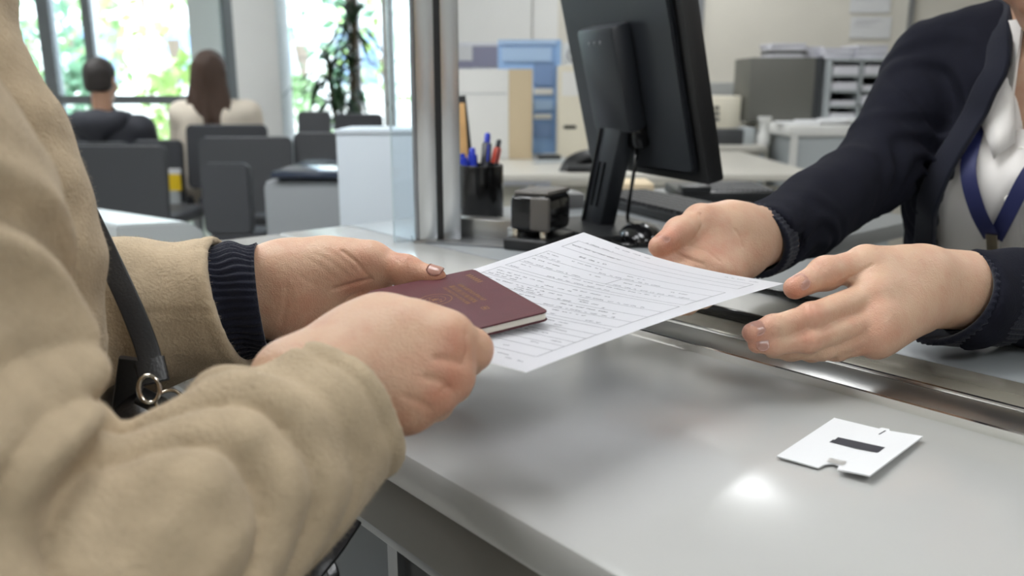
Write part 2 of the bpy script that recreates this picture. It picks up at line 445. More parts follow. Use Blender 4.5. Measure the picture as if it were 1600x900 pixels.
# ------------------------------------------------------------------ skin and cloth materials
def skinmat(name, rgb, rgb2):
    m = M(name, rgb, .44, sss=.10, bump=.35, bscale=900, voro=True, spec=.4, bdist=.0006)
    nt = m.node_tree; N = nt.nodes; L = nt.links; b = N['Principled BSDF']
    b1 = [x for x in N if x.type == 'BUMP'][0]
    tc2 = N.new('ShaderNodeTexCoord'); w2 = N.new('ShaderNodeTexNoise'); w2.inputs['Scale'].default_value = 260; w2.inputs['Detail'].default_value = 6; w2.inputs['Distortion'].default_value = 1.2
    L.new(tc2.outputs['Object'], w2.inputs['Vector'])
    b2 = N.new('ShaderNodeBump'); b2.inputs['Strength'].default_value = .45; b2.inputs['Distance'].default_value = .0012
    L.new(w2.outputs['Fac'], b2.inputs['Height']); L.new(b2.outputs[0], b1.inputs['Normal'])
    a = N.new('ShaderNodeAttribute'); a.attribute_name = 'blush'
    n = N.new('ShaderNodeTexNoise'); n.inputs['Scale'].default_value = 70; n.inputs['Detail'].default_value = 8
    tc = N.new('ShaderNodeTexCoord'); L.new(tc.outputs['Object'], n.inputs['Vector'])
    ad = N.new('ShaderNodeMath'); ad.operation = 'MULTIPLY_ADD'; ad.inputs[1].default_value = 1.1; ad.inputs[2].default_value = -.45
    L.new(n.outputs['Fac'], ad.inputs[0])
    s = N.new('ShaderNodeMath'); s.operation = 'ADD'; s.use_clamp = True; L.new(a.outputs['Fac'], s.inputs[0]); L.new(ad.outputs[0], s.inputs[1])
    mx = N.new('ShaderNodeMix'); mx.data_type = 'RGBA'; mx.inputs[6].default_value = (*lin(rgb), 1); mx.inputs[7].default_value = (*lin(rgb2), 1)
    L.new(s.outputs[0], mx.inputs[0]); L.new(mx.outputs[2], b.inputs['Base Color'])
    return m
m_skin = skinmat('skin_fair', (198, 163, 136), (182, 122, 98))
m_skin2 = skinmat('skin_warm', (200, 166, 140), (188, 128, 106))
m_nail = M('fingernail', (214, 168, 152), .2, sss=.1, coat=.3)
m_coat = M('beige_wool', (178, 160, 134), .95, var=.10, vscale=60, bump=.7, bscale=420, sheen=.12, spec=.1, bdist=.0015)
m_navy = M('navy_knit', (20, 21, 31), .9, var=.12, vscale=60, bump=.5, bscale=500, sheen=.0, spec=.15, bdist=.001)
m_knit = M('black_navy_rib', (24, 26, 38), .92, bump=.6, bscale=700, sheen=.15, spec=.15)
m_shirt = M('white_cotton', (226, 222, 218), .85, bump=.15, bscale=500)
m_hair = M('brown_hair', (72, 52, 40), .5, var=.35, vscale=25, aniso=(40, 40, 2), bump=.8, bscale=25, bdist=.004)
m_hair2 = M('dark_hair', (42, 36, 34), .55, var=.3, vscale=60, bump=.6, bscale=150, bdist=.004)
m_leather = M('black_leather', (20, 20, 22), .32, bump=.2, bscale=500)
m_ring = M('nickel', (205, 195, 180), .18, 1.0)

def v3(p): return np.array([p[0], p[1], p[2]], np.float32)
def hand(sp, h=.0015):
    pp = lambda q: v3(P(*q))
    s = sp.get('s', 1.0)
    fing = [[pp(q) for q in f] for f in sp['fingers']]
    th = [pp(q) for q in sp['thumb']]
    wr = [pp(q) for q in sp['wrist']]          # thumb side, little-finger side at the wrist
    fa = [pp(q) for q in sp['arm']]            # the same two, further up the arm
    allp = np.array([p for f in fing for p in f] + th + wr + fa)
    F = Field(allp.min(0) - .034, allp.max(0) + .034, h)
    rw = sp.get('rw', .020)
    ra = sp.get('ra', rw)
    for i in (0, 1): F.cap(fa[i], wr[i], ra, rw, .03)
    F.cap((fa[0] + fa[1]) / 2, (wr[0] + wr[1]) / 2, ra, rw * .95, .02)
    rm = sp.get('rm', .0115) * s
    for i, f in enumerate(fing):
        t = i / 3; w = wr[0] * (1 - t) + wr[1] * t
        F.cap(w, f[0], rw * .8, rm * (1.0 if i < 3 else .92), .016)
    xl = sp.get('xl', .84)
    for i in range(3): F.cap(fing[i][0], fing[i + 1][0], rm * xl, rm * xl, .012 if xl > .7 else .006)
    for a, b, r0, r1 in sp.get('mass', []): F.cap(pp(a), pp(b), r0, r1, .018)
    # thumb
    tr = [x * s for x in sp.get('tr', (.0165, .0128, .0112, .0085))]
    F.cap(wr[0], th[0], rw * .8, tr[0], .016)
    F.cap(th[0], th[1], tr[0], tr[1], .014)
    F.cap(th[0] * .35 + th[1] * .65, fing[0][0], .009 * s, .009 * s, .018)
    F.cap(th[1], th[2], tr[1], tr[2], .006); F.cap(th[2], th[3], tr[2] * .98, tr[3], .006)
    F.ell(th[1], (tr[1] * 1.04,) * 3, None, .006); F.ell(th[2], (tr[2] * 1.03,) * 3, None, .006)
    fr_ = sp.get('fr', [(.0112, .0094, .0082, .0068)] * 3 + [(.0100, .0083, .0073, .0061)])
    for f, r in zip(fing, fr_):
        r = [x * s for x in r]
        F.cap(f[0], f[1], r[0], r[1], sp.get('fk', .004))
        F.cap(f[1], f[2], r[1] * .97, r[2], .003); F.cap(f[2], f[3], r[2] * .97, r[3], .003)
        F.ell(f[1], (r[1] * 1.05,) * 3, None, .004); F.ell(f[2], (r[2] * 1.03,) * 3, None, .004)
    for pl, r in sp.get('tendon', []):
        q = [pp(x) for x in pl]
        for a, b in zip(q, q[1:]): F.cap(a, b, r, r, .006)
    for c, r in sp.get('knuckle', []): F.ell(pp(c), (r,) * 3, None, sp.get('kk', .008))
    V, Q = F.mesh('hand')
    V = relax(V, Q, 2, .4)
    # creases cut into the surface afterwards: vertices near the drawn line sink a little
    N = None
    for pl, r, dep in sp.get('crease', []):
        q = [pp(x) for x in pl]
        if N is None:
            e1 = V[Q[:, 2]] - V[Q[:, 0]]; e2 = V[Q[:, 3]] - V[Q[:, 1]]; fn = np.cross(e1, e2); N = np.zeros_like(V)
            for c in range(4): np.add.at(N, Q[:, c], fn)
            N /= np.linalg.norm(N, axis=1, keepdims=True) + 1e-9
        cam0 = np.array([0, 0, CAMZ], np.float32); dm = np.full(len(V), 9., np.float32)
        D = V - cam0; dep_a = D @ np.array([0, CP, -SP], np.float32); U = D / dep_a[:, None]
        for a, b in zip(q, q[1:]):
            a_ = a - cam0; b_ = b - cam0; za = a_ @ np.array([0, CP, -SP]); zb = b_ @ np.array([0, CP, -SP]); a_ = a_ / za; b_ = b_ / zb
            ab = b_ - a_; t = np.clip(((U - a_) @ ab) / (ab @ ab), 0, 1)
            dm = np.minimum(dm, np.linalg.norm(U - a_ - t[:, None] * ab, axis=1) * za)
        zmid = np.mean([(x - cam0) @ np.array([0, CP, -SP]) for x in q])
        facing = (N @ np.array([0, -CP, SP], np.float32) > 0.05) & (np.abs(dep_a - zmid) < .03)
        V = V - N * (dep * np.exp(-(dm / r) ** 2) * facing)[:, None]
    bl = np.zeros(len(V), np.float32)
    for c, r, w in sp.get('blush', []):
        bl = np.maximum(bl, w * np.exp(-(np.linalg.norm(V - pp(c), axis=1) / r) ** 2))
    return V.astype(np.float32), Q, bl
def nail(parent, dip, tip, dors, r, ln=.0105, ang=52, mat=None):
    dip, tip = Vector(P(*dip)), Vector(P(*tip)); d = (tip - dip).normalized(); n = Vector(dors); n = (n - d * n.dot(d)).normalized(); sd = d.cross(n)
    bm = bmesh.new(); g = []; NI, NJ = 9, 9
    for i in range(NI):
        row = []; t = -1 + 2 * i / (NI - 1); s = -ln * .62 + (t + 1) / 2 * ln
        wdt = (1 - abs(t) ** 3.5 * .55) if t > 0 else (1 - abs(t) ** 2.5 * .45)
        rr = r * math.sqrt(max(0.02, 1 - (max(s, 0) / r) ** 2)) if s > 0 else r - .085 * s
        for j in range(NJ):
            a = math.radians(ang) * wdt * (-1 + 2 * j / (NJ - 1))
            row.append(bm.verts.new(tip + d * s + (n * math.cos(a) + sd * math.sin(a)) * (rr + .0006)))
        g.append(row)
    for i in range(NI - 1):
        for j in range(NJ - 1): bm.faces.new((g[i][j], g[i][j + 1], g[i + 1][j + 1], g[i + 1][j]))
    ex = bmesh.ops.solidify(bm, geom=bm.faces[:], thickness=.0007)
    bmesh.ops.recalc_face_normals(bm, faces=bm.faces[:])
    return bm_obj('fingernail', bm, mat or m_nail, parent, True)
def body_obj(name, parts, mat, parent):
    V, Q = join_vf([(a, b) for a, b, _ in parts]); bl = np.concatenate([c for _, _, c in parts])
    me = np_mesh(name, V, Q)
    at_ = me.attributes.new('blush', 'FLOAT', 'POINT'); at_.data.foreach_set('value', bl)
    return link(name, me, mat, parent)
def ax3(f):
    f = Vector((f[0], f[1], 0)).normalized(); r = Vector((f.y, -f.x, 0)); return f, r
def head_vf(c, f, h=.004, neck_to=None, pitch=0.0):
    """skull centre c, facing f; jaw, nose, ears, eye sockets"""
    f, r = ax3(f); u = Vector((0, 0, 1)); cp, sp_ = math.cos(pitch), math.sin(pitch)
    F2 = f * cp - u * sp_; U2 = f * sp_ + u * cp
    R = [v3(r), v3(F2), v3(U2)]
    W = lambda a, b, e: v3(Vector(c) + r * a + F2 * b + U2 * e)
    lo = np.minimum(v3(c) - .17, v3(neck_to) - .08 if neck_to is not None else v3(c)); hi = np.maximum(v3(c) + .17, v3(neck_to) + .08 if neck_to is not None else v3(c))
    F = Field(lo, hi, h)
    F.ell(W(0, -.005, .03), (.074, .094, .088), R, .01)
    F.ell(W(0, .032, -.045), (.056, .056, .072), R, .03)
    F.ell(W(0, .062, -.095), (.024, .022, .018), R, .03)
    F.cap(W(0, .09, .012), W(0, .107, -.022), .008, .0125, .012)
    for sd in (-1, 1):
        F.ell(W(sd * .031, .093, .012), (.016, .012, .011), R, .008, True)
        F.ell(W(sd * .031, .081, .010), (.0125, .0125, .0105), R, .002)
        F.ell(W(sd * .076, -.008, -.002), (.008, .018, .030), R, .008)
        F.ell(W(sd * .036, .070, -.035), (.020, .018, .022), R, .02)
    F.cap(W(-.022, .083, -.058), W(.022, .083, -.058), .006, .006, .006); F.cap(W(-.026, .090, -.0565), W(.026, .090, -.0565), .002, .002, .003, True)
    F.cap(W(-.020, .081, -.066), W(.020, .081, -.066), .006, .006, .006)
    if neck_to is not None: F.cap(W(0, -.02, -.06), v3(neck_to), .050, .056, .03)
    V, Q = F.mesh('h'); V = relax(V, Q, 1, .4)
    return V.astype(np.float32), Q, np.full(len(V), .25, np.float32)
def face_parts(c, f, pitch, parent):
    f, r = ax3(f); u = Vector((0, 0, 1)); cp, sp_ = math.cos(pitch), math.sin(pitch); F2 = f * cp - u * sp_; U2 = f * sp_ + u * cp
    W = lambda a, b, e: Vector(c) + r * a + F2 * b + U2 * e
    Rq = Vector((0, 0, 1)).rotation_difference(F2).to_matrix()
    for sd in (-1, 1):
        prof = [(.0118 * math.sin(math.pi * i / 10), -.0118 * math.cos(math.pi * i / 10)) for i in range(11)]
        e = lathe('eye', W(sd * .031, .0845, .009), prof, M('eye_white', (224, 220, 214), .2), parent, 20, rot=Rq)
        lathe('iris', W(sd * .031, .0845, .0075), [(.0058, .0106), (.003, .0121), (0, .0124)], M('iris_brown', (62, 42, 30), .15), e, 16, rot=Rq)
        sweep('upper_lid', [W(sd * .031 + .0135 * math.cos(a), .0945 - .006 * math.cos(a) ** 2, .009 + .0062 * math.sin(a)) for a in [math.pi * i / 8 for i in range(9)]], circ(.0030, 6), m_skin2, parent, up=F2)
        sweep('eyebrow', [W(sd * (.014 + .036 * t), .099 - .018 * t * t, .036 + .006 * math.sin(2.6 * t) - .006 * t) for t in [i / 6 for i in range(7)]], circ(.0022, 6), m_hair2, parent, up=F2)
    sweep('lips', [W(-.021 + .042 * i / 8, .0905 - .008 * (abs(i - 4) / 4) ** 2, -.0565) for i in range(9)], [(a * .6, b) for a, b in circ(.0055, 8)], M('lip_pink', (176, 104, 96), .4), parent, up=F2, scl=[.25, .6, .85, 1, 1, 1, .85, .6, .25])
def hair_vf(c, f, h=.005, length=0.0, pitch=0.0, thick=.012, wav=0.0):
    f, r = ax3(f); u = Vector((0, 0, 1)); cp, sp_ = math.cos(pitch), math.sin(pitch)
    F2 = f * cp - u * sp_; U2 = f * sp_ + u * cp; R = [v3(r), v3(F2), v3(U2)]
    W = lambda a, b, e: v3(Vector(c) + r * a + F2 * b + U2 * e)
    F = Field(v3(c) - np.array([.2, .2, .2 + length]), v3(c) + .2, h)
    t = thick
    F.ell(W(0, -.010, .036), (.074 + t, .094 + t, .086 + t), R, .01)
    F.ell(W(0, -.045, -.03), (.062 + t, .05 + t, .07), R, .03)
    if length:
        for k in range(-3, 4):
            a = k * .026; q0 = W(a * .8, -.035 - .025 * (1 - abs(k) / 3), .085 - .018 * abs(k)); q1 = v3(Vector((float(q0[0]), float(q0[1]), float(q0[2]))) + r * (a * .85 + .012 * math.sin(k * 2.1)) - f * .045 + u * (-(length + .12) * (1 - .09 * abs(k))))
            F.cap(q0, q1, .032, .017, .03)
    X, Y, Z = F.grid(); c_ = v3(c)
    fx = (X - c_[0]) * R[1][0] + (Y - c_[1]) * R[1][1] + (Z - c_[2]) * R[1][2]; uz = (X - c_[0]) * R[2][0] + (Y - c_[1]) * R[2][1] + (Z - c_[2]) * R[2][2]
    # open the face
    F.cut(np.maximum(-(fx - .015 - np.maximum(uz - .02, 0) * .9), uz - .085), .006)
    if not length: F.cut(uz + .045 - np.maximum(fx, -.05) * .3, .01)
    X2 = np.sin(X * 160 + np.sin(Z * 30) * 1.5) * np.sin(Y * 150 + Z * 12)
    F.V += (X2 * .002).astype(np.float32)
    V, Q = F.mesh('hair'); return relax(V, Q, 1, .4).astype(np.float32), Q
def wavy(F, amp, sc, seed=0):
    X, Y, Z = F.grid(); rs = np.random.RandomState(seed); acc = 0
    for _ in range(6):
        k = rs.normal(size=3); k /= np.linalg.norm(k); k *= sc * rs.uniform(.6, 1.6); acc = acc + np.sin(k[0] * X + k[1] * Y + k[2] * Z + rs.uniform(0, 6.3))
    F.V += (acc * amp / 3).astype(np.float32)
def plane_cut(F, p, n, c=None, rad=None, k=.003):
    """remove the side of the plane that n points to, within rad of c"""
    X, Y, Z = F.grid(); p = v3(p); n = v3(Vector(n).normalized())
    d = (X - p[0]) * n[0] + (Y - p[1]) * n[1] + (Z - p[2]) * n[2]
    e = -d
    if c is not None:
        c = v3(c); e = np.maximum(e, np.sqrt((X - c[0]) ** 2 + (Y - c[1]) ** 2 + (Z - c[2]) ** 2) - rad)
    F.cut(e, k)
def ribbed_tube(name, c0, c1, r0, r1, mat, parent, nr=56, amp=.0011, upv=(0, 0, 1), squash=1.0, rings=14, n1=None, wob=.002):
    """knitted cuff: fine ribs run along the arm"""
    c0, c1 = Vector(c0), Vector(c1); d = (c1 - c0).normalized(); s = d.cross(Vector(upv)).normalized(); u = s.cross(d)
    bm = bmesh.new(); R = []; nn = nr * 4
    prof = [(t / rings, 0) for t in range(rings + 1)] + [(1.0, .003), (.95, .006), (.5, .007)]
    for t, ins in prof:
        row = []
        for i in range(nn):
            a = 2 * math.pi * i / nn
            r = (r0 + (r1 - r0) * t) - ins + amp * math.cos(nr * a + .9 * math.sin(7 * a + 5 * t)) * (0 if ins else 1) + wob * math.sin(t * 9 + 2 * a)
            off = 0
            if n1 is not None: off = n1 * math.sin(a) * t
            row.append(bm.verts.new(c0 + (c1 - c0) * t + d * off + s * (r * squash * math.cos(a)) + u * (r * math.sin(a))))
        R.append(row)
    for A, B in zip(R, R[1:]):
        for i in range(nn): bm.faces.new((A[i], A[(i + 1) % nn], B[(i + 1) % nn], B[i]))
    bmesh.ops.recalc_face_normals(bm, faces=bm.faces[:])
    return bm_obj(name, bm, mat, parent, True)

# ------------------------------------------------------------------ form and passport
PAPER = [P(912, 363, .815), P(1225, 443, .68), P(822, 582, .48), P(497, 497, .612)]
def paper(u, v, off=0.0):
    q = lambda u, v: (PAPER[0] * (1 - u) + PAPER[1] * u) * (1 - v) + (PAPER[3] * (1 - u) + PAPER[2] * u) * v + Vector((0, 0, 1)) * (-.006 * math.sin(math.pi * u) * (1 - v) + .004 * math.sin(math.pi * v) * (u - .3))
    p = q(u, v)
    if off:
        n = (q(u + .01, v) - q(u - .01, v)).cross(q(u, v + .01) - q(u, v - .01)).normalized()
        if n.z < 0: n = -n
        p = p + n * off
    return p
frm = thing('paper_form', 'white printed form with ruled boxes held out between the two people', 'form', paper(.5, .5))
bm = bmesh.new(); g = [[bm.verts.new(paper(i / 24, j / 30)) for j in range(31)] for i in range(25)]
for i in range(24):
    for j in range(30): bm.faces.new((g[i][j], g[i][j + 1], g[i + 1][j + 1], g[i + 1][j]))
bmesh.ops.solidify(bm, geom=bm.faces[:], thickness=.00025); bmesh.ops.recalc_face_normals(bm, faces=bm.faces[:])
m_paper = M('paper_white', (236, 236, 240), .7)
bm_obj('sheet', bm, m_paper, frm, True).data.set_sharp_from_angle(angle=math.radians(40))
m_ink = M('print_ink', (100, 100, 108), .8); m_inkd = M('print_ink_dark', (52, 52, 60), .8)
def ink(name, quads, mat):
    bm = bmesh.new()
    for (u0, u1, v0, v1) in quads:
        n = max(1, int(abs(u1 - u0) / .06), int(abs(v1 - v0) / .06)); 
        for k in range(n):
            if abs(u1 - u0) >= abs(v1 - v0): a, b, c_, d_ = u0 + (u1 - u0) * k / n, u0 + (u1 - u0) * (k + 1) / n, v0, v1
            else: a, b, c_, d_ = u0, u1, v0 + (v1 - v0) * k / n, v0 + (v1 - v0) * (k + 1) / n
            bm.faces.new([bm.verts.new(paper(*q, .0004)) for q in ((a, c_), (a, d_), (b, d_), (b, c_))])
    bmesh.ops.recalc_face_normals(bm, faces=bm.faces[:])
    return bm_obj(name, bm, mat, frm)
lw = .0022; rl = []; tx = []; tb = []
def hl(v, u0=.07, u1=.93, w=lw): rl.append((u0, u1, v, v + w * .6))
def vl(u, v0, v1): rl.append((u, u + lw, v0, v1))
def bxl(u0, u1, v0, v1): hl(v0, u0, u1); hl(v1, u0, u1); vl(u0, v0, v1); vl(u1, v0, v1)
def words(v, u0, u1, hgt=.0075, dst=tx, fill=.8):
    u = u0
    while u < u1:
        n = random.randint(2, 7)
        for _ in range(n):
            w = random.uniform(.004, .008)
            if u + w > u1: break
            hh = hgt * random.choice((.6, .6, .8, 1))
            dst.append((u, u + w * .35, v - hh, v)); dst.append((u, u + w * .75, v - hh, v - hh + hgt * .25))
            if random.random() < .6: dst.append((u, u + w * .8, v - hgt * .3, v))
            u += w * 1.15
        u += random.uniform(.008, .02) + (random.uniform(.05, .2) if random.random() > fill else 0)
words(.035, .22, .42, .006)
words(.045, .78, .94, .005)
bxl(.06, .93, .075, .155); words(.072, .10, .26, .005); hl(.115); words(.122, .08, .35)
words(.19, .20, .40, .008, tb)
bxl(.06, .93, .215, .40)
for v in (.275, .345): hl(v, .06, .93)
for v, a, b in ((.238, .08, .6), (.268, .08, .7), (.303, .08, .5), (.303, .56, .85), (.338, .08, .42), (.338, .55, .9), (.366, .1, .8), (.395, .08, .6)): words(v, a, b, .006, tb if v in (.303,) else tx)
vl(.52, .275, .345)
bxl(.06, .93, .42, .66)
for v in (.49, .548, .605): hl(v, .06, .93)
for v, a, b in ((.448, .08, .7), (.466, .1, .5), (.482, .08, .85), (.513, .1, .8), (.528, .3, .7), (.542, .08, .76), (.570, .08, .82), (.598, .2, .85), (.626, .08, .85), (.653, .4, .9)): words(v, a, b, .0065, tb if v in (.542, .57) else tx)
bxl(.06, .93, .68, .92)
for v in (.73, .765, .80, .835, .87): hl(v, .06, .93)
for v, a, b in ((.70, .3, .8), (.72, .4, .9), (.75, .3, .85), (.785, .4, .8), (.82, .5, .9), (.85, .5, .85), (.9, .5, .8)): words(v, a, b, .0055)
words(.945, .6, .9, .005); words(.96, .86, .95, .004)
for o_ in (ink('ruled_lines', rl, m_ink), ink('printed_text', tx, m_ink), ink('bold_text', tb, m_inkd)): o_['kind'] = 'stuff'

pc1, pc2, pc4 = P(740, 420, .668), P(858, 486, .562), P(575, 456, .63)
pe1 = (pc2 - pc1).normalized(); pe2 = pc4 - pc1; pe2 = (pe2 - pe1 * pe2.dot(pe1)).normalized(); pn = pe1.cross(pe2)
if pn.z < 0: pn = -pn
PT = .0068; PL, PWD = (pc2 - pc1).length, .089
pm = frame(pe1, pe2, pn, pc1 - pn * PT)
pasp = thing('passport', 'dark red passport booklet with gold stamped cover held over the form', 'passport', pc1)
m_red = M('maroon_cover', (78, 28, 36), .46, var=.06, vscale=90, bump=.25, bscale=900, spec=.5)
m_gold = M('gold_stamp', (150, 112, 74), .4, .6)
m_page = M('page_edges', (226, 222, 210), .7, var=.08, vscale=900, aniso=(.01, .01, 3))
def rr(w, h, r, x0=0, y0=0): return [(x + x0 + w / 2, y + y0 + h / 2) for x, y in rect(w, h, r)]
prism('cover', rr(PL, PWD, .0045), .0011, pm @ Matrix.Translation((0, 0, PT - .0011)), m_red, pasp, .0003)
prism('back_cover', rr(PL, PWD, .0045), .0011, pm, m_red, pasp, .0003)
prism('pages', rr(PL - .0032, PWD - .002, .004, .0016, .0004), PT - .0022, pm @ Matrix.Translation((0, 0, .0011)), m_page, pasp)
prism('spine', [(.004, PWD - .0008), (PL - .004, PWD - .0008), (PL - .004, PWD + .0012), (.004, PWD + .0012)], PT, pm, m_red, pasp, .0004)
bm = bmesh.new()
def gq(x0, x1, y0, y1): bm.faces.new([bm.verts.new((x, y, PT + .00012)) for x, y in ((x0, y0), (x1, y0), (x1, y1), (x0, y1))])
rnd = random.Random(3)
x = .012
while x < .034: gq(x, x + .0022, .008, .0125); gq(x, x + .003, .0100, .0108); x += .0042           # short word near the top corner
for row, (ya, hgt) in enumerate(((.024, .0035), (.030, .0045), (.0365, .003))):
    x = .030
    while x < .074:
        w = rnd.uniform(.0012, .0026); gq(x, x + w * .5, ya, ya + hgt)
        if rnd.random() < .7: gq(x, x + w, ya + hgt * rnd.choice((0, .4, .8)), ya + hgt * rnd.choice((0, .4, .8)) + hgt * .2)
        x += w + .0009
for i in range(40):                                                                                   # ring emblem
    a0, a1 = 2 * math.pi * i / 40, 2 * math.pi * (i + .8) / 40
    for r0, r1 in ((.0115, .0125), (.0072, .0078)):
        bm.faces.new([bm.verts.new((.052 + r * math.cos(a), .054 + r * math.sin(a), PT + .00012)) for r, a in ((r0, a0), (r1, a0), (r1, a1), (r0, a1))])
for i in range(26): a = rnd.uniform(0, 6.28); r = rnd.uniform(0, .0065); gq(.052 + r * math.cos(a), .0532 + r * math.cos(a) + rnd.uniform(0, .001), .054 + r * math.sin(a), .0548 + r * math.sin(a))
gq(.088, .094, .030, .0306); gq(.088, .094, .0345, .0351); gq(.088, .0886, .030, .035); gq(.0934, .094, .030, .035); gq(.0895, .0925, .0316, .0335)
x = .006
while x < PL - .008: gq(x, x + .0012, .0855, .0858); gq(PL - .0035, PL - .0032, .006 + (x / PL) * .074, .0065 + (x / PL) * .074); x += .0028
bmesh.ops.transform(bm, matrix=pm, verts=bm.verts); bmesh.ops.recalc_face_normals(bm, faces=bm.faces[:])
bm_obj('gold_stamping', bm, m_gold, pasp)['kind'] = 'stuff'

# ------------------------------------------------------------------ the customer (beige coat)
cust = thing('person', 'person in a beige wool coat seated at the counter handing over a passport', 'person', (-.41, .44, .45))
H1 = dict(rw=.021, rm=.0118, s=1.0, tr=(.0200, .0140, .0116, .0088),
    wrist=[(432, 425, .665), (442, 482, .668)], arm=[(350, 438, .66), (350, 500, .66)],
    thumb=[(512, 416, .672), (580, 408, .668), (634, 424, .662), (680, 434, .655)],
    fingers=[[(566, 466, .69), (640, 484, .695), (690, 492, .695), (720, 494, .69)], [(552, 482, .695), (630, 505, .70), (680, 512, .70), (712, 512, .695)],
             [(532, 496, .695), (610, 522, .70), (655, 530, .70), (685, 530, .70)], [(508, 504, .69), (570, 535, .70), (610, 542, .70), (640, 545, .70)]],
    mass=[((470, 425, .668), (545, 418, .668), .024, .018), ((470, 480, .672), (520, 480, .68), .024, .016), ((480, 450, .67), (545, 450, .68), .022, .016), ((592, 430, .674), (578, 466, .692), .0125, .013)],
    crease=[([(535, 392, .66), (556, 408, .66), (572, 428, .66), (580, 436, .66)], .0012, .0013), ([(520, 452, .66), (545, 445, .66), (575, 437, .66)], .0014, .0016),
            ([(505, 388, .65), (530, 402, .65), (555, 425, .65)], .0016, .0003), ([(492, 396, .65), (515, 408, .65), (545, 432, .65)], .0016, .0003), ([(482, 405, .65), (505, 418, .65), (530, 440, .65)], .0018, .0003),
            ([(448, 448, .65), (446, 478, .65), (440, 505, .65)], .002, .0007), ([(456, 450, .65), (455, 475, .65)], .0016, .0003), ([(470, 432, .65), (480, 440, .65), (492, 443, .65)], .0018, .0004),
            ([(620, 404, .65), (628, 412, .65), (630, 424, .65)], .0009, .0006), ([(627, 403, .65), (634, 412, .65), (636, 422, .65)], .0009, .0006), ([(640, 405, .65), (643, 414, .65)], .0008, .0005), ([(530, 480, .66), (545, 465, .66), (565, 455, .66)], .0012, .001)],
    blush=[((640, 428, .655), .03, .55), ((680, 434, .65), .015, .7), ((565, 445, .66), .02, .7), ((480, 500, .66), .025, .6), ((580, 410, .66), .018, .4)])
H2 = dict(xl=.60, kk=.005, rw=.0225, rm=.0122, s=1.0, tr=(.0165, .013, .0112, .009),
    wrist=[(548, 550, .484), (582, 606, .474)], arm=[(460, 590, .455), (495, 660, .448)],
    thumb=[(598, 514, .500), (628, 504, .520), (650, 502, .535), (676, 512, .540)],
    fingers=[[(698, 535, .480), (736, 547, .488), (730, 562, .518), (712, 566, .535)], [(700, 583, .472), (708, 600, .505), (672, 604, .522), (650, 594, .526)],
             [(672, 610, .467), (680, 630, .500), (648, 628, .516), (626, 615, .518)], [(636, 632, .467), (642, 652, .495), (615, 645, .508), (598, 630, .510)]],
    fr=[(.0128, .0120, .0100, .0076), (.0120, .0105, .009, .007), (.0122, .010, .0085, .007), (.0112, .009, .0078, .0065)],
    mass=[((588, 518, .49), (640, 518, .485), .0170, .0135), ((640, 517, .484), (695, 530, .481), .0145, .0125), ((600, 570, .478), (660, 575, .474), .019, .016), ((590, 612, .472), (625, 627, .468), .018, .014)],
    tendon=[([(590, 560, .466), (640, 570, .4615), (695, 582, .4605)], .0035), ([(590, 585, .462), (630, 600, .457), (668, 615, .456)], .0035), ([(600, 540, .470), (650, 535, .469), (698, 534, .468)], .0035)],
    knuckle=[((708, 590, .471), .0125), ((680, 617, .466), .0120), ((644, 640, .466), .0110)],
    crease=[([(722, 568, .47), (706, 562, .47), (680, 560, .47)], .0022, .0012), ([(702, 606, .46), (690, 596, .46), (664, 590, .46)], .0022, .0012), ([(668, 636, .46), (655, 628, .46), (634, 620, .46)], .0022, .0010), ([(727, 520, .47), (731, 545, .47), (724, 566, .47)], .0012, .0009), ([(700, 605, .46), (690, 612, .46)], .0012, .001)],
    blush=[((712, 545, .468), .016, .75), ((708, 588, .46), .015, .75), ((680, 622, .455), .014, .7), ((760, 552, .49), .012, .7), ((640, 650, .46), .014, .5)])
hp = head_vf((-.37, .47, 1.37), BV, neck_to=(-.41, .43, 1.13))
SRt = Vector((-.29, .31, 1.11)); SLf = Vector((-.535, .575, 1.11)); CC = Vector((-.41, .44, 0)); RC = Vector((BV.y, -BV.x, 0))
F = Field((-.66, .18, .70), (-.05, .78, 1.20), .006)
F.chain([v3(p) for p in (SRt, P(-180, 340, .36), P(-112, 620, .347), P(-22, 950, .338), P(225, 890, .378), P(480, 640, .452))], [.042, .040, .036, .032, .028, .022], .01)
F.chain([v3(p) for p in (SLf, Vector((-.47, .63, .875)), P(350, 465, .66))], [.042, .036, .024], .01)
F.cap(v3(SRt), v3(SLf), .045, .045, .03); F.cap(v3(CC + Vector((0, 0, .75))), v3(CC + Vector((0, 0, 1.05))), .09, .09, .03)
Va, Qa = F.mesh('arms')
bd = body_obj('body', [hand(H1), hand(H2, .0014), hp, (Va, Qa, np.zeros(len(Va), np.float32))], m_skin, cust)
nail(bd, (634, 424, .662), (684, 434.5, .655), (0.0, -.35, 1), .0089, .0125, 50)

SRt = Vector((-.29, .31, 1.11)); SLf = Vector((-.535, .575, 1.11)); CC = Vector((-.41, .44, 0)); RC = Vector((BV.y, -BV.x, 0))
F = Field((-.66, .16, .68), (-.05, .74, 1.24), .0027)
for sgn in (-1, 1): F.cap(v3(CC + RC * (.075 * sgn) + Vector((0, 0, .5))), v3(CC + RC * (.07 * sgn) + Vector((0, 0, 1.03))), .125, .105, .05)
F.cap(v3(SRt), v3(SLf), .07, .07, .05)
arm_r = [SRt, P(-180, 340, .36), P(-135, 620, .345), P(-28, 930, .335)]
F.chain([v3(p) for p in arm_r], [.062, .067, .066, .064], .015)
fore = [P(20, 990, .335), P(228, 886, .372), P(400, 742, .42), P(545, 634, .462), P(640, 584, .487)]
F.chain([v3(p) for p in fore], [.058, .056, .051, .0425, .0415], .006)
F.chain([v3(p) for p in (SLf, Vector((-.47, .63, .875)))], [.065, .062], .02)
arm_l = [Vector((-.47, .63, .875)), P(200, 497, .64), P(350, 472, .645), P(420, 462, .65)]
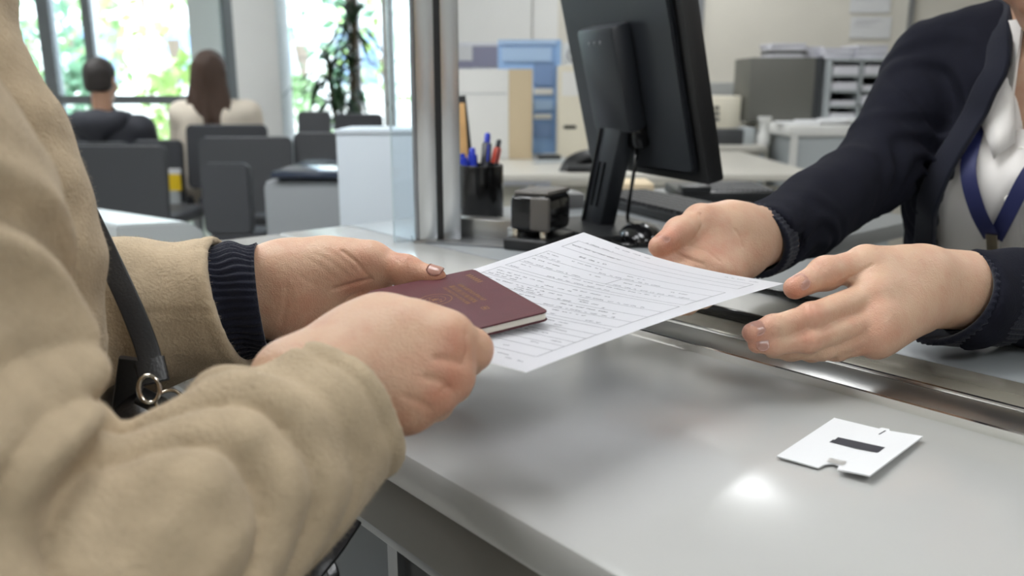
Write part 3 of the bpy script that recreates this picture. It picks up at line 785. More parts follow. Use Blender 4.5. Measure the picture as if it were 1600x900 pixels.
F.chain([v3(p) for p in arm_l], [.062, .058, .0505, .049], .012)
roll = [P(-95, -20, .50), P(-60, 130, .50), P(-12, 220, .50), P(22, 310, .50), P(45, 400, .505), P(50, 540, .51), P(20, 760, .52)]
F.chain([v3(p) for p in roll], [.042, .040, .040, .041, .041, .040, .040], .008)
# folds
X, Y, Z = F.grid()
E0 = v3(P(232, 850, .335)); D0 = np.sqrt((X - E0[0]) ** 2 + (Y - E0[1]) ** 2 + (Z - E0[2]) ** 2)
ridge = 1.3 * np.abs(np.sin(np.pi * (D0 + .007 * np.sin(38 * X + 30 * Z)) / .0245 + .4)) ** .6 - .8
fade = np.clip((D0 - .012) / .02, 0, 1) * np.clip((.125 - D0) / .08, 0, 1)
F.V += (-.0085 * ridge * fade).astype(np.float32)
E1 = v3(P(470, 560, .44)); D1 = np.sqrt((X - E1[0]) ** 2 + (Y - E1[1]) ** 2 + (Z - E1[2]) ** 2)
F.V += (-.0022 * np.sin(2 * np.pi * D1 / .045 + 2) * np.clip((.10 - D1) / .05, 0, 1)).astype(np.float32)
E2 = v3(P(60, 560, .30)); D2 = np.sqrt((X - E2[0]) ** 2 + ((Y - E2[1])) ** 2 + ((Z - E2[2]) * 1.4) ** 2)
F.V += (-.0060 * np.sin(2 * np.pi * (D2 + .01 * np.sin(30 * Y + 40 * Z)) / .055 + 1.0) * np.clip((.14 - D2) / .06, 0, 1)).astype(np.float32)
wavy(F, .0022, 55, 3); wavy(F, .0008, 160, 5)
# cuffs: flat ends, hollow
axr = (fore[3] - fore[2]).normalized(); endr = P(546, 633, .4625)
axl = (arm_l[2] - arm_l[1]).normalized(); endl = P(366, 470, .648)
F.cap(v3(endr - axr * .03), v3(endr + axr * .12), .0365, .0365, .003, True)
plane_cut(F, endr, axr + Vector((0, 0, .02)), endr + axr * .04, .09, .004)
F.cap(v3(endl - axl * .03), v3(endl + axl * .12), .0455, .0455, .003, True)
plane_cut(F, endl, axl + Vector((0, 0, .10)), endl + axl * .03, .09, .004)
V, Q = F.mesh('coat'); V = relax(V, Q, 1, .4)
def hem(V, Q, p, n, dist, wd, dep, rad):
    e1 = V[Q[:, 2]] - V[Q[:, 0]]; e2 = V[Q[:, 3]] - V[Q[:, 1]]; fn = np.cross(e1, e2); N = np.zeros_like(V)
    for c in range(4): np.add.at(N, Q[:, c], fn)
    N /= np.linalg.norm(N, axis=1, keepdims=True) + 1e-9
    n = v3(Vector(n).normalized()); p = v3(p); s = -((V - p) @ n); r_ = np.linalg.norm((V - p) + s[:, None] * n, axis=1)
    return V - N * (dep * np.exp(-((s - dist) / wd) ** 2) * (r_ < rad))[:, None]
V = hem(V, Q, endr, axr + Vector((0, 0, .02)), .012, .0022, .0016, .06)
V = hem(V, Q, endl, axl + Vector((0, 0, .10)), .011, .0022, .0008, .07)
sm_ = np.abs(V[:, 2] - (float(P(300, 492, .60).z) + .004)); V = V + np.where((V[:, 0] > P(205, 500, .6).x) & (V[:, 1] < P(300, 480, .625).y) & (V[:, 1] > .45) & (V[:, 0] < P(375, 480, .64).x), .0014 * np.exp(-(sm_ / .0016) ** 2), 0)[:, None] * np.array([0, 1, 0], np.float32)
F = Field((-.80, .10, .30), (-.10, .85, .635), .01)
for sgn in (-1, 1): F.cap(v3(CC + RC * (.075 * sgn) + Vector((0, 0, .40))), v3(CC + RC * (.075 * sgn) + Vector((0, 0, 1.0))), .13, .122, .05)
coat = link('coat', np_mesh('coat', *join_vf([(V.astype(np.float32), Q), F.mesh('skirt')])), m_coat, cust)
coat['label'] = 'beige wool coat'
# short wool fibres standing off the cloth
rs = np.random.RandomState(4); fc_ = Q[rs.randint(0, len(Q), 130000)]
e1 = V[fc_[:, 2]] - V[fc_[:, 0]]; e2 = V[fc_[:, 3]] - V[fc_[:, 1]]; fn = np.cross(e1, e2); fn /= np.linalg.norm(fn, axis=1, keepdims=True) + 1e-9
cen = V[fc_].mean(1) + (rs.uniform(-.5, .5, (len(fc_), 1)) * e1 + rs.uniform(-.5, .5, (len(fc_), 1)) * e2) * .5
see = (fn @ np.array([0, -CP, SP], np.float32) > -.5) & (cen[:, 0] > -.42) & (cen[:, 2] > .72); cen, fn = cen[see], fn[see]
td = rs.normal(size=cen.shape) * .55 + np.array([.5, .1, -.5]); td -= (td * fn).sum(1, keepdims=True) * fn; dr_ = td * .9 + fn * rs.uniform(.25, .9, (len(cen), 1)); dr_ /= np.linalg.norm(dr_, axis=1, keepdims=True)
ln_ = rs.uniform(.0012, .0030, (len(cen), 1)); sd2 = np.cross(dr_, fn); sd2 /= np.linalg.norm(sd2, axis=1, keepdims=True) + 1e-9; wv_ = sd2 * .00007
FV_ = np.stack([cen - wv_, cen + wv_, cen + dr_ * ln_ + wv_ * .5, cen + dr_ * ln_ - wv_ * .5], 1).reshape(-1, 3)
fz = link('wool_fibres', np_mesh('wool_fibres', FV_, np.arange(len(FV_), dtype=np.int32).reshape(-1, 4)), M('wool_fibre', (186, 170, 146), .9), coat); fz['kind'] = 'stuff'
# stitched seams on the cuffs
m_seam = M('coat_seam', (150, 130, 102), .95)
V, Q = hair_vf((-.37, .47, 1.37), BV, .006, .16); link('hair', np_mesh('hair', V, Q), m_hair, cust)
ribbed_tube('sweater_cuff', P(322, 474, .646), P(413, 469, .655), .0455, .0448, m_knit, cust, 46, .0011, n1=-.004)

# handbag with strap and rings
bag = thing('handbag', 'black leather handbag with slim strap and metal rings beside the beige coat', 'handbag', P(235, 800, .56))
bc = P(235, 822, .600)
F = Field(v3(bc) - .16, v3(bc) + .16, .004)
Rb = [v3(AV), v3(BV), v3((0, 0, 1))]
F.ell(v3(bc), (.105, .040, .085), Rb, .01); F.ell(v3(bc + Vector((0, 0, .03))), (.085, .028, .075), Rb, .02)
wavy(F, .002, 90, 8)
V, Q = F.mesh('bag'); link('body', np_mesh('bag_body', V, Q), m_leather, bag)
strap = bez([P(60, 180, .60), P(120, 300, .585), P(168, 400, .575), P(205, 480, .562), P(230, 545, .552), P(240, 592, .545)], 8)
sweep('strap', strap, rect(.0148, .0035, .0012), m_leather, bag, up=lambda i: (.3, -.9, .35))
sweep('strap_loop', [P(233, 562, .545), P(241, 598, .542)], rect(.019, .006, .002), m_leather, bag, up=(.3, -.9, .35))
def torus(name, c, n, R_, r, mat, parent, sx=1.0, upv=(0, 0, 1)):
    n = Vector(n).normalized(); s = n.cross(Vector(upv)).normalized(); u = s.cross(n); c = Vector(c)
    return sweep(name, [c + s * (R_ * sx * math.cos(2 * math.pi * i / 28)) + u * (R_ * math.sin(2 * math.pi * i / 28)) for i in range(28)], circ(r, 8), mat, parent, up=n, closed=True)
torus('ring', P(233, 608, .538), (.45, -.75, .3), .0088, .0016, m_ring, bag, .7)
torus('ring', P(264, 626, .542), (.2, -.6, .8), .0078, .0014, m_ring, bag)
sweep('ring_tab', [P(218, 618, .543), P(262, 640, .545)], rect(.012, .006, .002), m_leather, bag, up=(0, -.5, .8))
sweep('strap_anchor', [P(206, 560, .565), P(192, 660, .575)], rect(.016, .007, .002), m_leather, bag, up=(.3, -.9, .3))
sweep('carry_handle', bez([P(330, 760, .56), P(400, 900, .53), P(462, 915, .515), P(512, 868, .525), P(552, 812, .55)], 8), rect(.012, .005, .0015), m_leather, bag, up=(.2, -.7, .6))
sweep('carry_handle', bez([P(320, 780, .57), P(400, 930, .545), P(470, 950, .535), P(520, 905, .54), P(500, 860, .56)], 8), rect(.008, .005, .0015), m_leather, bag, up=(.2, -.7, .6))
# ------------------------------------------------------------------ the clerk (navy cardigan)
clk = thing('person', 'clerk in navy cardigan and white shirt with lanyard reaching for the form', 'person', (.72, 1.13, .45))
FV = -BV; RV = Vector((FV.y, -FV.x, 0)); CK = Vector((.720, 1.13, 0))
H3 = dict(ra=.016, rw=.0215, rm=.0122, s=1.05, tr=(.0190, .0150, .0135, .0100),
    wrist=[(1162, 354, .868), (1166, 396, .862)], arm=[(1250, 346, .96), (1250, 366, .96)],
    thumb=[(1136, 352, .856), (1094, 346, .835), (1062, 364, .812), (1030, 385, .795)],
    fingers=[[(1066, 402, .815), (1012, 428, .785), (975, 440, .770), (950, 448, .765)], [(1088, 416, .808), (1035, 448, .775), (1000, 462, .755), (975, 470, .745)],
             [(1112, 428, .81), (1065, 462, .775), (1030, 476, .755), (1010, 482, .745)], [(1136, 434, .82), (1100, 466, .79), (1075, 478, .775), (1060, 484, .765)]],
    mass=[((1140, 360, .858), (1105, 366, .84), .024, .019), ((1145, 402, .858), (1128, 420, .835), .022, .017), ((1120, 385, .848), (1095, 400, .83), .020, .016)],
    crease=[([(1094, 334, .83), (1098, 350, .83), (1090, 366, .83), (1078, 378, .83)], .0013, .0014), ([(1058, 396, .82), (1075, 404, .82), (1098, 412, .82)], .0014, .0014), ([(1080, 384, .82), (1105, 392, .82), (1125, 408, .82)], .0013, .001),
            ([(1148, 358, .84), (1156, 370, .84), (1160, 385, .84)], .0014, .001)],
    blush=[((1040, 378, .79), .025, .75), ((1100, 345, .83), .02, .5), ((1095, 402, .82), .03, .6), ((1145, 415, .84), .02, .6)])
H4 = dict(rw=.0225, rm=.0122, s=1.0, tr=(.0150, .0138, .0126, .0094),
    wrist=[(1440, 428, .722), (1436, 470, .716)], arm=[(1560, 435, .765), (1560, 478, .765)],
    thumb=[(1408, 420, .708), (1352, 412, .697), (1290, 427, .685), (1242, 450, .676)],
    fingers=[[(1360, 462, .680), (1268, 495, .655), (1208, 512, .645), (1175, 520, .641)], [(1374, 496, .672), (1262, 533, .648), (1208, 539, .644), (1182, 539, .643)],
             [(1372, 518, .668), (1284, 546, .660), (1235, 549, .664), (1206, 548, .667)], [(1366, 533, .668), (1308, 548, .668), (1268, 551, .676), (1244, 550, .682)]],
    fk=.0018, fr=[(.0124, .0108, .0096, .0078), (.0112, .0088, .0078, .0066), (.0104, .0082, .0072, .0062), (.0096, .0076, .007, .006)],
    mass=[((1420, 440, .712), (1375, 450, .69), .021, .0165), ((1425, 470, .71), (1380, 498, .682), .020, .015), ((1415, 480, .71), (1375, 520, .68), .019, .013)],
    tendon=[([(1425, 455, .685), (1395, 475, .672), (1374, 492, .663)], .0032), ([(1420, 435, .69), (1390, 448, .675), (1362, 461, .669)], .003)],
    knuckle=[((1362, 462, .676), .0122), ((1372, 496, .667), .0122), ((1370, 519, .664), .0112)],
    crease=[([(1258, 480, .645), (1262, 497, .645), (1262, 512, .645)], .0010, .0008), ([(1268, 478, .645), (1272, 496, .645), (1271, 512, .645)], .0010, .0009), ([(1278, 480, .65), (1280, 496, .65)], .0010, .0006),
            ([(1206, 500, .64), (1209, 514, .64)], .001, .0006), ([(1255, 522, .64), (1257, 538, .64)], .001, .0007), ([(1266, 522, .64), (1267, 538, .64)], .001, .0007),
            ([(1268, 414, .68), (1272, 424, .68), (1270, 438, .68)], .001, .0007), ([(1276, 412, .68), (1281, 422, .68), (1279, 436, .68)], .001, .0008), ([(1286, 412, .68), (1289, 421, .68)], .001, .0006),
            ([(1312, 444, .68), (1336, 430, .68), (1362, 414, .68)], .0016, .0012)],
    blush=[((1180, 522, .64), .016, .8), ((1268, 496, .645), .014, .6), ((1262, 528, .64), .012, .6), ((1242, 448, .67), .016, .7), ((1285, 425, .68), .014, .45), ((1372, 496, .665), .014, .55), ((1365, 520, .66), .02, .5), ((1310, 410, .69), .02, .3)])
hc = Vector((.665, 1.075, 1.245))
neckb = CK + Vector((0, 0, 1.10))
# chest under the shirt
F = Field((.25, .66, .78), (1.0, 1.42, 1.20), .006)
for sgn in (-1, 1): F.cap(v3(CK + RV * (.06 * sgn) + Vector((0, 0, .5))), v3(CK + RV * (.06 * sgn) + Vector((0, 0, 1.05))), .088, .085, .05)
F.cap(v3(CK + RV * .13 + Vector((0, 0, 1.10))), v3(CK - RV * .13 + Vector((0, 0, 1.10))), .04, .04, .05)
F.cap(v3(CK + FV * .02 + Vector((0, 0, 1.08))), v3(CK + FV * .03 + Vector((0, 0, 1.16))), .058, .055, .03)
F.chain([v3(p) for p in (CK + RV * .155 + Vector((0, 0, 1.085)), P(1362, 268, 1.11), P(1225, 360, .94))], [.042, .036, .024], .01)
F.chain([v3(p) for p in (CK - RV * .155 + Vector((0, 0, 1.085)), Vector((.80, .87, .875)), P(1550, 458, .763))], [.042, .036, .024], .01)
Vc, Qc = F.mesh('chest')
cb = body_obj('body', [hand(H3, .0017), hand(H4, .0014), head_vf(hc, FV, .004, v3(neckb), .55), (Vc, Qc, np.full(len(Vc), .15, np.float32))], m_skin2, clk)
nail(cb, (1062, 364, .812), (1032, 384, .796), (-.15, -.45, .85), .0102, .0120, 50)
nail(cb, (1290, 427, .685), (1244, 450, .677), (-.15, -.75, .75), .0096, .0120, 50)
nail(cb, (1208, 512, .645), (1176, 520, .642), (-.1, -.75, .75), .0080, .0110, 50)
nail(cb, (1208, 539, .644), (1184, 539, .643), (-.05, -.9, .45), .0072, .0095, 45)
V, Q = hair_vf(hc, FV, .006, .0, .55); link('hair', np_mesh('hair', V, Q), m_hair2, clk)
face_parts(hc, FV, .55, cb)
hb_ = hc - FV * .11 + Vector((0, 0, .06))
lathe('hair_bun', hb_, [(0, -.038), (.022, -.032), (.036, -.012), (.038, .008), (.026, .030), (0, .038)], m_hair2, clk, 20)
# garments
def torso(F, g):
    for sgn in (-1, 1): F.cap(v3(CK + RV * (.066 * sgn) + Vector((0, 0, .45))), v3(CK + RV * (.062 * sgn) + Vector((0, 0, 1.035))), .096 + g, .088 + g, .05)
    for sgn in (-1, 1): F.ell(v3(CK + RV * (.065 * sgn) + FV * .065 + Vector((0, 0, .925))), (.068 + g, .068 + g, .068 + g), None, .05)
    F.cap(v3(CK + RV * .13 + Vector((0, 0, 1.085))), v3(CK - RV * .13 + Vector((0, 0, 1.085))), .046 + g, .046 + g, .05)
def uf(F):
    X, Y, Z = F.grid(); return (X - CK.x) * RV.x + (Y - CK.y) * RV.y, (X - CK.x) * FV.x + (Y - CK.y) * FV.y, Z
FS = Field((.40, .82, .70), (1.0, 1.45, 1.20), .0045)
torso(FS, .0)
FSf = FS.V.copy()
u, f_, Z = uf(FS)
wavy(FS, .002, 60, 11)
FS.cut(np.maximum(np.abs(u) - np.clip((Z - .975) * .30, 0, .06), -(f_ - .02) + 0 * Z) + 0 * Z, .003)
FS.cap(v3(CK + Vector((0, 0, 1.06)) + FV * .02), v3(CK + FV * .045 + Vector((0, 0, 1.25))), .056, .062, .004, True)
sweep('collar_stand', [CK + FV * .025 + Vector((0, 0, 1.090)) + (FV * math.cos(a) + RV * math.sin(a)) * .066 for a in [math.radians(20 + 320 * i / 30) for i in range(31)]], rect(.004, .092, .001), m_shirt, clk, up=(0, 0, 1))
V, Q = FS.mesh('shirt'); link('shirt', np_mesh('shirt', V, Q), m_shirt, clk)['label'] = 'white cotton shirt'
def front(uu, z, off):
    """point on the chest surface at sideways offset uu (to her right) and height z"""
    lo, hi = .0, .25
    for _ in range(30):
        mid = (lo + hi) / 2; p = CK + RV * uu + FV * mid + Vector((0, 0, z))
        i = [int(np.clip(round((p[j] - FS.o[j]) / FS.h), 0, FSf.shape[j] - 1)) for j in range(3)]
        if FSf[i[0], i[1], i[2]] < 0: lo = mid
        else: hi = mid
    return CK + RV * uu + FV * (lo + off) + Vector((0, 0, z))
F = Field((.22, .62, .60), (1.02, 1.46, 1.22), .0034)
torso(F, .012)
S_R = CK + RV * .165 + Vector((0, 0, 1.085)); S_L = CK - RV * .165 + Vector((0, 0, 1.085))
F.cap(v3(S_R), v3(CK + RV * .06 + Vector((0, 0, 1.115))), .058, .052, .04)
F.cap(v3(S_L), v3(CK - RV * .06 + Vector((0, 0, 1.115))), .058, .052, .04)
ar = [S_R, P(1362, 268, 1.11), P(1270, 332, 1.0), P(1186, 378, .895)]
F.chain([v3(p) for p in ar], [.058, .053, .046, .0385], .014)
F.cap(v3(ar[3]), v3(P(1140, 402, .85)), .0385, .036, .008)
al = [S_L, Vector((.80, .87, .875)), P(1640, 466, .785), P(1500, 464, .745), P(1420, 462, .72)]
F.chain([v3(p) for p in al], [.058, .053, .046, .0415, .0395], .014)
u, f_, Z = uf(F)
# front opening
wz = np.clip(.030 + (1.12 - Z) * .26, .030, .10)
F.cut(np.maximum(np.abs(u + .008) - wz, -(f_ - .0)) + 0 * Z, .006)
F.cap(v3(CK + Vector((0, 0, 1.06)) + FV * .02), v3(CK + FV * .05 + Vector((0, 0, 1.25))), .052, .064, .006, True)
# arm folds
X, Y, Z = F.grid()
def folds(c, lam, amp, rad, ph=0, sc=(1, 1, 1)):
    c = v3(c); D = np.sqrt(((X - c[0]) * sc[0]) ** 2 + ((Y - c[1]) * sc[1]) ** 2 + ((Z - c[2]) * sc[2]) ** 2)
    F.V += (-amp * np.sin(2 * np.pi * (D + .004 * np.sin(X * 60 + Z * 45)) / lam + ph) * np.clip((rad - D) / (rad * .5), 0, 1)).astype(np.float32)
folds(P(1400, 330, 1.12), .026, .0035, .15)
folds(P(1440, 170, 1.15), .034, .003, .12, 1)
folds(P(1240, 420, .95), .022, .002, .10, 2)
wavy(F, .0022, 70, 21); wavy(F, .0010, 150, 22)
a_r = (P(1140, 402, .85) - ar[2]).normalized(); er = P(1186, 378, .895)
F.cap(v3(er - a_r * .03), v3(er + a_r * .10), .0335, .0335, .003, True); plane_cut(F, er, a_r, er + a_r * .03, .085, .004)
a_l = (al[4] - al[2]).normalized(); el = P(1486, 466, .741)
F.cap(v3(el - a_l * .04), v3(el + a_l * .12), .0365, .0365, .003, True); plane_cut(F, el, a_l + Vector((0, 0, .42)), el + a_l * .03, .095, .004)
V, Q = F.mesh('cardigan'); V = relax(V, Q, 1, .4)
card = link('cardigan', np_mesh('cardigan', V.astype(np.float32), Q), m_navy, clk); card['label'] = 'navy knitted cardigan'
ribbed_tube('ribbed_cuff', er - a_r * .012, er + a_r * .012, .0392, .0378, m_knit, card, 44, .0007, rings=5, wob=.0005)
ribbed_tube('ribbed_cuff', el + a_l * (-.055), el + a_l * .004, .0428, .0418, m_knit, card, 44, .0008, rings=8, n1=-.020, wob=.0006)
# ribbed front band of the cardigan
band = []
b0 = front(.034, 1.10, .012)
d_b = (b0 - ORG).dot(Vector((0, CP, -SP)))
band = [P(1574, -40, d_b + .07), P(1568, 10, d_b + .04), P(1562, 48, d_b + .012)]
for k in range(15):
    z = 1.08 - k * .030; w_ = min(max(.030 + (1.12 - z) * .26, .030), .10)
    if z < .74: break
    band.append(front(w_ - .008 + .010, z, .0175))
sweep('front_band', bez(band, 3), rect(.034, .009, .003), m_knit, card, up=lambda i: FV + RV * .35)
# collar flap, placket, buttons, lanyard
pl = [front(.018, 1.115, .004), front(.055, 1.075, .006), front(.058, 1.02, .010), front(.022, .965, .010), front(.006, .985, .008), front(.026, 1.06, .004)]
bm = bmesh.new(); bm.faces.new([bm.verts.new(p) for p in pl]); bmesh.ops.triangulate(bm, faces=bm.faces[:]); bmesh.ops.subdivide_edges(bm, edges=bm.edges[:], cuts=2, use_grid_fill=True)
bmesh.ops.solidify(bm, geom=bm.faces[:], thickness=.003); bmesh.ops.recalc_face_normals(bm, faces=bm.faces[:])
bm_obj('collar', bm, m_shirt, clk, True)
pl = [front(-.018, 1.115, .004), front(-.055, 1.075, .006), front(-.058, 1.02, .010), front(-.022, .965, .010), front(-.006, .985, .008), front(-.026, 1.06, .004)]
bm = bmesh.new(); bm.faces.new([bm.verts.new(p) for p in pl]); bmesh.ops.triangulate(bm, faces=bm.faces[:]); bmesh.ops.solidify(bm, geom=bm.faces[:], thickness=.003); bmesh.ops.recalc_face_normals(bm, faces=bm.faces[:])
bm_obj('collar', bm, m_shirt, clk, True)
sweep('placket', [front(0, 1.0 - k * .02, .0005) for k in range(13)], rect(.026, .003, .001), m_shirt, clk, up=FV)
for k in range(4):
    p = front(0, .975 - k * .06, .003); lathe('button', p, [(0, .0012), (.0045, .0012), (.0052, 0), (.0045, -.001), (0, -.001)], M('shirt_button', (240, 238, 230), .3), clk, 14, rot=Vector((0, 0, 1)).rotation_difference(FV).to_matrix())
m_lany = M('lanyard_navy', (30, 36, 84), .6, bump=.3, bscale=900)
lan = thing('lanyard', 'navy ribbon lanyard hanging in a V over the white shirt', 'lanyard', front(.02, .86, .01))
zb = .862
l1 = [front(.058, 1.09, .001), front(.060, 1.05, .001), front(.056, 1.0, .003), front(.046, .95, .008), front(.030, .90, .010), front(.018, zb, .010)]
l2 = [front(-.058, 1.09, .001), front(-.056, 1.06, .003), front(-.044, 1.0, .008), front(-.022, .95, .012), front(-.004, .90, .012), front(.014, zb, .012)]
for l in (l1, l2): sweep('ribbon', bez(l, 5), rect(.019, .0018), m_lany, lan, up=FV)
sweep('clip', [front(.016, zb + .006, .013), front(.016, zb - .03, .014)], rect(.014, .004, .001), m_ring, lan, up=FV)
box('badge', front(.016, zb - .085, .014), (.058, .003, .088), m_white, lan, math.atan2(RV.y, RV.x), .001)
# ------------------------------------------------------------------ small things on the counter
def slab(name, pts, z0, z1, mat, parent=None, bev=0.0):
    """flat slab over a polygon of world points"""
    return prism(name, [(p.x, p.y) for p in pts], z1 - z0, Matrix.Translation((0, 0, z0)), mat, parent, bev)
K = [onz(1303, 658), onz(1441, 690), onz(1358, 757), onz(1213, 718)]
def kq(s, t, z=0.0):
    p = (K[0] * (1 - s) + K[1] * s) * (1 - t) + (K[3] * (1 - s) + K[2] * s) * t; return Vector((p.x, p.y, TOP + z))
m_card = M('card_white', (212, 213, 214), .6)
cd = thing('paper_card', 'small white notched card with a dark grey bar lying on the counter', 'card', kq(.5, .5))
ed = [(0, 0), (.52, 0), (.535, -.035), (.62, -.035), (.64, 0), (1, 0), (1, 1), (.665, 1), (.65, .955)]
ed += [(.56 + .088 * math.cos(a), .955 - .085 * math.sin(a)) for a in [math.pi * i / 8 for i in range(9)]] + [(.465, 1), (0, 1)]
bm = bmesh.new(); lift = lambda s, t: .0012 + .0045 * (s - .35) ** 2 + .002 * (t > .9) * (s > .6)
bm.faces.new([bm.verts.new(kq(s, t, lift(s, t))) for s, t in ed]); bmesh.ops.triangulate(bm, faces=bm.faces[:])
bmesh.ops.solidify(bm, geom=bm.faces[:], thickness=.0009); bmesh.ops.recalc_face_normals(bm, faces=bm.faces[:])
bm_obj('card', bm, m_card, cd)
def kquad(name, st, z, mat):
    bm = bmesh.new(); bm.faces.new([bm.verts.new(kq(s, t, lift(s, t) + z)) for s, t in st]); bmesh.ops.solidify(bm, geom=bm.faces[:], thickness=.0003)
    bmesh.ops.recalc_face_normals(bm, faces=bm.faces[:]); return bm_obj(name, bm, mat, cd)
kquad('printed_bar', [(.26, .375), (.80, .375), (.80, .515), (.26, .515)], .0012, M('bar_grey', (88, 88, 94), .6))
kquad('slit', [(.598, .02), (.615, .02), (.60, .13), (.585, .13)], .0011, MATS['bar_grey'])
kquad('folded_tab', [(.46, .80), (.64, .80), (.65, .875), (.47, .875)], .0016, M('tab_shade', (212, 210, 206), .6))
slip = [onz(418, 540), onz(425, 516), onz(448, 514), onz(463, 524), onz(450, 545)]
sl = thing('paper_slip', 'small curled white paper slip lying under the left hand', 'paper', onz(440, 528))
bm = bmesh.new(); rows = []
for i in range(9):
    t = i / 8; a = slip[1].lerp(slip[3], t); b = slip[0].lerp(slip[4], t); zz = .004 + .016 * math.sin(math.pi * t)
    rows.append([bm.verts.new((q.x, q.y, TOP + zz)) for q in (a, a.lerp(b, .5), b)])
for A, B in zip(rows, rows[1:]):
    for j in range(2): bm.faces.new((A[j], A[j + 1], B[j + 1], B[j]))
bmesh.ops.solidify(bm, geom=bm.faces[:], thickness=.0006); bmesh.ops.recalc_face_normals(bm, faces=bm.faces[:]); bm_obj('sheet', bm, m_card, sl, True)
# steel tray behind the form
tr = thing('document_tray', 'shallow steel tray with dark rim between the form and the clerk hand', 'tray', onz(1200, 480))
cbox('tray_floor', .36, .56, .728, .836, TOP + .001, TOP + .006, m_steel, tr)
cbox('rim', .36, .56, .722, .728, TOP + .001, TOP + .012, m_gblk, tr, .001)
cbox('rim', .36, .56, .836, .842, TOP + .001, TOP + .012, m_gblk, tr, .001)
for a in (.356, .56): cbox('rim', a, a + .004, .722, .842, TOP + .001, TOP + .012, m_gblk, tr, .001)

# ------------------------------------------------------------------ clerk's desk: monitor
wv = Vector((.388, -.922, 0)).normalized(); nv = Vector((.922, .388, 0)).normalized(); tilt = math.radians(13.5)
uv_ = (Vector((0, 0, 1)) * math.cos(tilt) - nv * math.sin(tilt)); nv2 = wv.cross(uv_) * -1
if nv2.dot(nv) < 0: nv2 = -nv2
R3 = Matrix((wv, nv2, uv_)).transposed()
corner = P(1108, 290, 1.22)
def mp(a, b, c): return corner + wv * a + nv2 * b + uv_ * c
mon = thing('computer_monitor', 'black computer monitor seen from behind on a slanted stand', 'monitor', onz(945, 362))
m_mon = M('monitor_back', (34, 37, 42), .38, bump=.1, bscale=1500)
m_monside = M('monitor_side', (24, 24, 25), .5)
MW, MH = .36, .335
prism('back_shell', [(x, y) for x, y in rr(MW - .03, MH - .03, .012, -MW + .015, .015)], .012, Matrix.Translation(corner) @ Matrix((wv, uv_, -nv2)).transposed().to_4x4(), m_mon, mon, .006)
box('housing', mp(-MW / 2, .014, MH / 2), (MW, .030, MH), m_monside, mon, rot=R3, bev=.005)
box('screen', mp(-MW / 2, .0295, MH / 2), (MW - .03, .002, MH - .03), M('screen_glass_dark', (20, 26, 34), .15, emit=.0), mon, rot=R3)
box('mount_cover', mp(-MW * .50, -.029, .165), (.115, .036, .165), m_mon, mon, rot=R3, bev=.008)
for dx in (-.018, .0, .018): lathe('screw', mp(-MW * .50 + dx, -.0475, .224), [(0, .001), (.0022, .001), (.003, 0)], M('screw_grey', (120, 120, 124), .3, .8), mon, 10, rot=Matrix((wv, uv_, -nv2)).transposed())
nt_, nb_ = mp(-MW * .50, -.030, .095), onz(932, 356)
nd = (nb_ - nt_); nl = nd.length; nd.normalize(); nn = wv.cross(nd).normalized(); RN = Matrix((wv, nn, nd)).transposed()
cN = (nt_ + nb_) / 2
box('neck', cN, (.072, .030, nl), m_mon, mon, rot=RN, bev=.004)
bk = nn if nn.dot(nv) < 0 else -nn
for dx in (-.008, .010): box('neck_slot', cN + bk * .0145 + wv * dx + nd * .012, (.006, .003, nl * .42), m_gblk, mon, rot=RN)
box('neck_rib', cN + bk * .016 + wv * (-.026), (.006, .006, nl * .9), m_monside, mon, rot=RN, bev=.002)
box('hinge', mp(-MW * .42, -.018, .075), (.05, .03, .045), m_gblk, mon, rot=R3, bev=.008)
prism('base', rr(.22, .17, .03, -.11, -.085), .012, Matrix.Translation(onz(948, 362)) @ Matrix.Rotation(math.atan2(wv.y, wv.x), 4, 'Z'), m_blk, mon, .003)
sweep('video_cable', bez([mp(-.16, -.012, .06), mp(-.14, -.04, .02), mp(-.17, -.05, -.06), onz(990, 350) + Vector((0, 0, .004))], 8), circ(.003, 8), m_gblk, mon)
# keyboard
def keyboard(lab, c, rz, w, d):
    t = thing('keyboard', lab, 'keyboard', c); Rz = Matrix.Rotation(rz, 4, 'Z'); c = Vector(c)
    box('tray', c + Vector((0, 0, .009)), (w, d, .018), m_blk, t, rz, .004)
    bm = bmesh.new()
    for r in range(6):
        for k in range(int(w / .0195)):
            q = bmesh.ops.create_cube(bm, size=1)['verts']; bmesh.ops.scale(bm, vec=(.0155, .0155, .008), verts=q)
            bmesh.ops.translate(bm, vec=(-w / 2 + .012 + k * .0193, -d / 2 + .013 + r * (d - .024) / 5.2, .022), verts=q)
    bmesh.ops.transform(bm, matrix=Matrix.Translation(c) @ Rz, verts=bm.verts)
    tag(bm_obj('keys', bm, M('key_black', (38, 38, 41), .5), t), kind='stuff')
    return t
keyboard('black computer keyboard in front of the monitor stand beside the clerk hand', onz(1050, 335), math.atan2(wv.y, wv.x), .40, .135)
